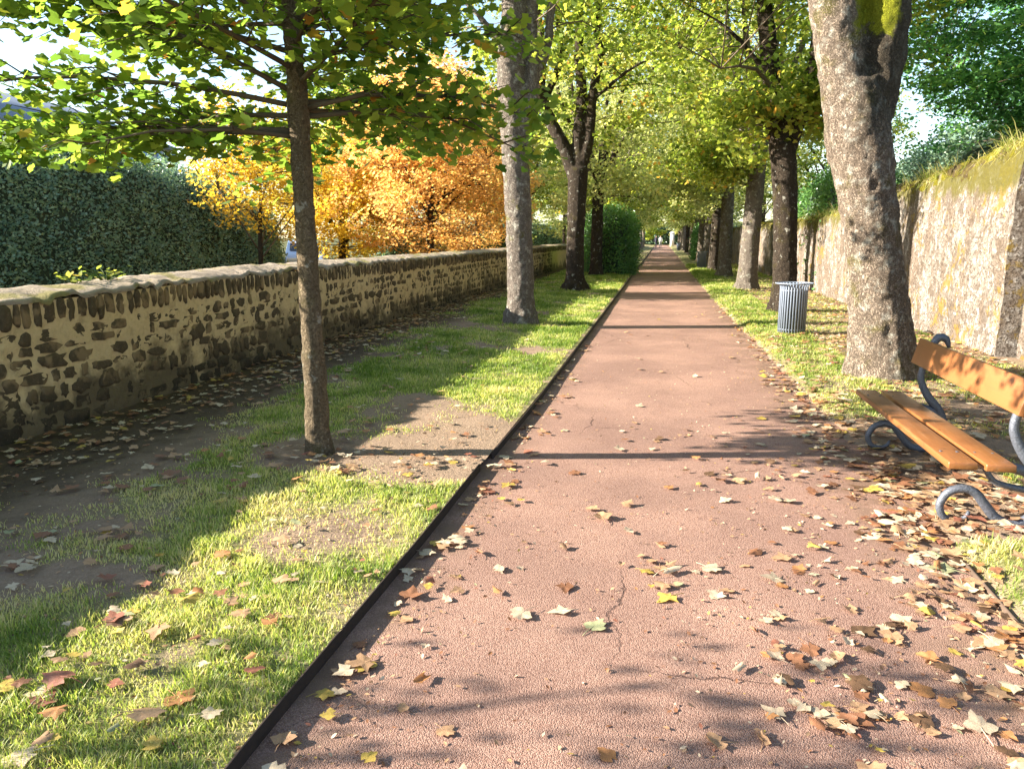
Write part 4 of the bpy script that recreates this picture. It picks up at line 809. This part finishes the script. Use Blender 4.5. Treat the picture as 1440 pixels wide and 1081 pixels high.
# ------------------------------------------------------------------ fallen leaves
def m_fall(name, use_obj):
    m = Mat(name); v = m.co((1, 1, 1) if not use_obj else (1, 1, 1)); n = m.noise(v, 30, 5, .65)
    if use_obj: c = m.n('ObjectInfo').outputs['Color']
    else: c = m.ramp(m.attr('rnd'), FALLSTOPS)
    c = m.mix(m.math('MULTIPLY', m.step(n, .45, .7), .55), c, m.mix(1., c, (.5, .38, .3), 'MULTIPLY'))
    m.fin(c, .6, n, .3, .004, .3); tr = m.n('BsdfTranslucent', {0: c})
    m.nt.links.new(m.n('MixShader', {0: .22, 1: m.b.outputs[0], 2: tr.outputs[0]}).outputs[0], m.out.inputs[0]); return m.m
COLS = [('tan', (.44, .27, .15), .33), ('pale cream', (.56, .45, .31), .25), ('russet brown', (.27, .125, .065), .15), ('orange', (.42, .20, .08), .07), ('yellow', (.50, .36, .08), .07), ('pale green', (.34, .35, .19), .02), ('reddish', (.30, .12, .075), .03), ('dark brown', (.13, .075, .042), .04)]
FALLSTOPS = []; acc = 0
for nm, c, p in COLS: FALLSTOPS.append((min(acc, .999), c)); acc += p
FALL1, FALL2 = m_fall('fallen_leaf_single', True), m_fall('fallen_leaf_litter', False)
for nd in FALL2.node_tree.nodes:
    if nd.type == 'VALTORGB': nd.color_ramp.interpolation = 'CONSTANT'
rng = np.random.default_rng(77)
def curl(V, kind, seed):
    q = np.random.default_rng(seed); n = len(_a18); lob = np.concatenate([q.uniform(.78, 1.12, n)] * 2 + [[1.]]); lob[n:2*n] = (lob[n:2*n] + 1) / 2
    x, y = V[:, 0] * lob * q.uniform(.72, 1.), V[:, 1] * lob
    if kind == 'torn': y = np.where(y > .12, .12 + (y - .12) * q.uniform(.1, .5), y); x = np.where(x > .2, .2 + (x - .2) * .4, x)
    r = np.hypot(x, y); a = np.arctan2(y, x); p = q.uniform(0, 6.28)
    wav = .035 * np.cos(5*a + p) * r * 2 + .03 * np.cos(3*a - p) * r * 2
    k = {'flat': .06, 'cupped': .30, 'curled': .1, 'folded': .1, 'torn': .2, 'rolled': .05}[kind]; z = k * r**2 * (1 + .6 * np.cos(2*a - p)) + wav
    if kind == 'folded': sgn = np.sign(x); f = q.uniform(.25, 1.1); z = z + np.abs(x) * math.sin(f); x = x * math.cos(f)
    if kind in ('curled', 'rolled'):
        u = x * math.cos(p) + y * math.sin(p); v = -x * math.sin(p) + y * math.cos(p); R_ = q.uniform(.22, .38) if kind == 'curled' else q.uniform(.12, .17)
        z = z + R_ * (1 - np.cos(u / R_)); u = R_ * np.sin(u / R_); x, y = u * math.cos(p) - v * math.sin(p), u * math.sin(p) + v * math.cos(p)
    W = np.stack([x, y, z * (.6 if kind in ('flat', 'cupped', 'torn') else .8)], 1)
    if q.random() < .35 and kind != 'flat': W[:, 2] = W[:, 2].max() - W[:, 2]
    W[:, 2] -= W[:, 2].min(); W[:, 2] *= min(1, .13 / W[:, 2].max()); return W
_a18 = np.zeros(18)
KINDS = ['flat', 'cupped', 'curled', 'folded', 'torn', 'rolled']; VAR = []
for kd in KINDS:
    for s in range(5):
        W = curl(LV, kd, 10 * s + len(kd) * 3); mb = MB(); mb.add(W, [LF[0], LF[1]]); b = W[0]; c = W[-1]
        if kd != 'torn' and s != 2: mb.tube([c, b, b + [.04 - .03*s, -.22, .01], b + [.10 - .06*s, -.45, -b[2] + .012]], [.010, .012, .010, .012], 5)
        VAR.append((kd, W, mb))
# candidate positions with a density map
def ground_z(x, y): return np.where(x < xl(y), z_left(x, y), np.where(x > xr(y) + .02, np.maximum(z_right(x, y), 0), 0))
GX, GYs = [], []
def patch(n, x0, x1, y0, y1, prob=None, sig=None):
    if sig: x, y = rng.normal(x0, sig[0], n), rng.normal(y0, sig[1], n)
    else:
        x = rng.uniform(x0, x1, n); y = y0 + (y1 - y0) * rng.uniform(0, 1, n)
    if prob is not None:
        k = rng.uniform(0, 1, n) < prob(x, y); x, y = x[k], y[k]
    GX.append(x); GYs.append(y)
cl = lambda x, y, s: np.clip((fbm(x * 1.6, y * 1.6, s=s) - .38) * 4, 0, 1)
patch(150, -1.0, 1.3, 1.7, 7, lambda x, y: .2 + .8 * cl(x, y, 101))                       # path, thin
patch(190, .2, 1.5, 1.7, 6.5, lambda x, y: .2 + .8 * np.clip(x / 1.3, 0, 1) * cl(x, y, 102) * 1.4)
patch(240, 1.05, 1.6, 1.8, 4.6, lambda x, y: np.clip((x - 1.0) / .35, 0, 1)); patch(330, 1.1, 1.8, 4.2, 9, lambda x, y: np.clip((x - 1.05) / .3, 0, 1))
patch(70, -1.14, -.85, 1.8, 9); patch(60, -1.14, -1.0, 1.8, 12)
for (x, y, n, sx, sy) in ((.62, 2.75, 26, .16, .18), (.66, 2.55, 12, .1, .08), (.95, 2.45, 14, .15, .12), (.72, 3.75, 14, .16, .12), (.05, 3.6, 8, .18, .05), (1.1, 2.1, 16, .25, .15), (.9, 3.1, 10, .2, .15), (.55, 5.2, 10, .3, .2), (1.5, 5.2, 60, .25, .6), (1.35, 3.3, 45, .14, .5), (1.75, 3.4, 22, .25, .5), (1.3, 2.2, 60, .28, .35), (1.6, 2.6, 60, .2, .5)): patch(n, x, 0, y, 0, None, (sx, sy))
patch(260, -1.1, 1.3, 7, 34, lambda x, y: .5 * cl(x, y, 103))
patch(560, -3.6, -1.22, 1.6, 5.2, lambda x, y: .22 + .8 * cl(x, y, 104) ** 2); patch(120, -4.4, -1.25, 4.5, 6.5)                # left lawn
patch(1000, -4.5, -1.6, 6.5, 14, lambda x, y: np.clip((-x - 1.5) / 2, 0.1, 1) * (.25 + .75 * cl(x, y, 105)))
patch(2600, -4.8, -3.75, 2.8, 22, lambda x, y: np.clip((-3.7 - x) / .55, .06, 1)); patch(250, -4.4, -1.3, 14, 30)
patch(45, -2.42, 0, 5.1, 0, None, (.28, .28))
patch(2500, 1.4, 4.3, 6.3, 13, lambda x, y: np.clip(.25 + .5 * (x - 1.6), .2, 1)); patch(2400, 1.7, 4.3, 12, 26, lambda x, y: np.clip(.1 + .6 * (x - 1.7), .1, 1)); patch(500, 1.2, 1.75, 7, 20, lambda x, y: 1 - np.abs(x - 1.45) / .4)
patch(520, 1.9, 4.4, 3.3, 7); patch(160, 1.45, 2.6, 1.8, 4.3); patch(420, 1.4, 2.5, 4.2, 6.9)
gx, gy = np.concatenate(GX), np.concatenate(GYs); k = ~((gx < xl(gy) + .03) & (gx > xl(gy) - .03)); gx, gy = gx[k], gy[k]; n = len(gx)
size = np.clip(rng.normal(.090, .034, n), .03, .16) * np.where(gx < xl(gy), .92, 1.0) * np.where(gx > 1.3, 1.1, 1)
gz = ground_z(gx, gy) + .004 + rng.uniform(0, .014, n) + np.where((gx < xl(gy)) | (gx > 1.55), .012, 0)
vi = rng.choice(6, n, p=[.3, .22, .13, .13, .16, .06]) * 5 + rng.integers(0, 5, n); ci = rng.choice(len(COLS), n, p=np.array([c[2] for c in COLS]) / sum(c[2] for c in COLS))
# hand placed ones that stand out in the photo: x, y, size, colour, kind
HAND = [(-.22, 2.96, .15, 5, 0, 'large pale green maple leaf lying alone on the red path near the left edging'), (.02, 2.0, .15, 1, 1, 'big whitish maple leaf at the near end of the path'), (1.02, 2.15, .10, 4, 2, 'bright yellow folded leaf on the path among pale leaves'), (-.02, 3.55, .10, 4, 1, 'yellow green leaf in a short row of leaves mid path'), (.30, 4.95, .09, 4, 2, 'lone yellow leaf on the path beyond the thin trunk shadow'),
        (-2.02, 2.12, .17, 6, 3, 'big red brown folded leaf in the near grass'), (-1.62, 2.0, .15, 0, 2, 'curled pinkish tan leaf in the sunlit near grass'), (-1.17 - .22, 2.32, .11, 6, 0, 'flat rust red leaf in the grass beside the steel edging'), (-1.95, 2.75, .14, 4, 3, 'golden folded leaf in the shaded grass'), (.55, 1.98, .13, 3, 2, 'crumpled orange pink leaf at the near end of the path'), (1.55, 2.2, .17, 3, 2, 'large glowing orange leaf in the near pile of leaves')]
for h in HAND:
    gx, gy, size = np.append(gx, h[0]), np.append(gy, h[1]), np.append(size, h[2]); gz = np.append(gz, float(ground_z(np.array(h[0]), np.array(h[1]))) + (.025 if h[0] < -1.2 else .006)); ci = np.append(ci, h[3]); vi = np.append(vi, h[4] * 5 + 1)
N_ = len(gx); hand0 = N_ - len(HAND)
Mw = np.array(cam.matrix_basis.inverted() if False else cam.rotation_euler.to_matrix().transposed()); Pc = (np.stack([gx, gy, gz], 1) - np.array(cam.location)) @ Mw.T
dep = -Pc[:, 2]; pu, pv = Pc[:, 0] / dep * 1080, Pc[:, 1] / dep * 1080
inside = (np.abs(pu) < 715) & (np.abs(pv) < 535) & (dep > .5); score = np.where(inside, size / dep, 0); score[hand0:] = 9
order = np.argsort(-score); single = set(order[:285].tolist())
meshes = [v[2].mesh('fallen_leaf', FALL1) for v in VAR]
def where_(x, y):
    if x < xl(y): return 'in the worn strip under the low wall' if x < -3.6 else 'in the shaded grass behind the young trunk' if y > 5.3 else 'in the grass beside the steel edging' if x > -1.75 else 'in the near lawn left of the edging'
    if x < -.8: return 'on the path against the steel edging'
    if x > 1.42: return 'in the leafy ground around the bench' if y > 4 else 'in the leaf pile at the timber edging'
    if x > .95: return 'on the right margin of the path' + (' nearest the viewer' if y < 2.6 else '' if y < 4 else ' by the bench')
    return ('on the near' if y < 2.8 else 'on the middle' if y < 4.5 else 'on the farther') + (' left half of the red path' if x < .1 else ' right half of the red path')
for i in sorted(single):
    o = put('fallen_leaf', meshes[vi[i]]); s = float(size[i]); o.scale = (s, s, s); o.location = (float(gx[i]), float(gy[i]), float(gz[i]))
    o.rotation_euler = (rng.normal(0, .08), rng.normal(0, .08), rng.uniform(0, 6.28)); c = COLS[ci[i]][1]; f = rng.uniform(.85, 1.15); o.color = (*[min(1, v * f) for v in c], 1)
    sz = 'tiny' if s < .065 else 'small' if s < .085 else 'medium' if s < .105 else 'large'
    tag(o, HAND[i - hand0][5] if i >= hand0 else f"{sz} {COLS[ci[i]][0]} {VAR[vi[i]][0]} maple leaf {where_(gx[i], gy[i])}", 'leaf', 'fallen maple leaves')
rest = np.array([i for i in range(N_) if i not in single]); V, F4, F3, rn, off = [], [], [], [], 0
cum = np.concatenate([[0], np.cumsum([c[2] for c in COLS])])
for v_ in range(len(VAR)):
    I = rest[vi[rest] == v_]; W = VAR[v_][1]; m_ = len(I); a = rng.uniform(0, 6.28, m_); N = np.stack([rng.normal(0, .13, m_), rng.normal(0, .13, m_), np.ones(m_)], 1); N /= np.linalg.norm(N, axis=1)[:, None]
    T = np.stack([np.cos(a), np.sin(a), 0*a], 1); T -= N * (T*N).sum(1)[:, None]; T /= np.linalg.norm(T, axis=1)[:, None]; Xv = np.cross(T, N)
    P = np.stack([gx[I], gy[I], gz[I]], 1)[:, None] + size[I][:, None, None] * (W[None, :, :1]*Xv[:, None] + W[None, :, 1:2]*T[:, None] + W[None, :, 2:]*N[:, None]); nv = len(W)
    o_ = off + (np.arange(m_) * nv)[:, None, None]; F4.append((LF[0][None] + o_).reshape(-1, 4)); F3.append((LF[1][None] + o_).reshape(-1, 3)); V.append(P.reshape(-1, 3)); off += m_ * nv
    rn.append(cum[ci[I]] + .5 * (cum[ci[I] + 1] - cum[ci[I]])); 
r4 = np.concatenate([np.repeat(r_, len(LF[0])) for r_ in rn]); r3 = np.concatenate([np.repeat(r_, len(LF[1])) for r_ in rn])
put('leaf_litter', mesh('leaf_litter', np.concatenate(V), [np.concatenate(F4), np.concatenate(F3)], FALL2, True, {'rnd': ('FACE', np.concatenate([r4, r3]))}), kind='stuff')
# crumbs of leaf and grit on the path
n = 5200; y = 1.5 * (14 / 1.5) ** rng.uniform(0, 1, n); x = rng.uniform(-1.12, 1.4, n); k = rng.uniform(0, 1, n) < .25 + .75 * np.clip((x + .3) / 1.6, 0, 1) + .8 * (x < -.85); x, y = x[k], y[k]; n = len(x)
x2 = rng.uniform(-4.6, -1.22, 4200); y2 = 1.5 * (12 / 1.5) ** rng.uniform(0, 1, 4200); C = np.vstack([np.stack([x, y, rng.uniform(.005, .011, n)], 1), np.stack([x2, y2, z_left(x2, y2) + .006], 1)]); n = len(C); nt_ = rng.uniform(0, 1, n)
put('leaf_crumbs', leaves('leaf_crumbs', C, rng.uniform(.006, .028, n), rng, FALL2, (OV, OF), .3, 0, nt_), kind='stuff')
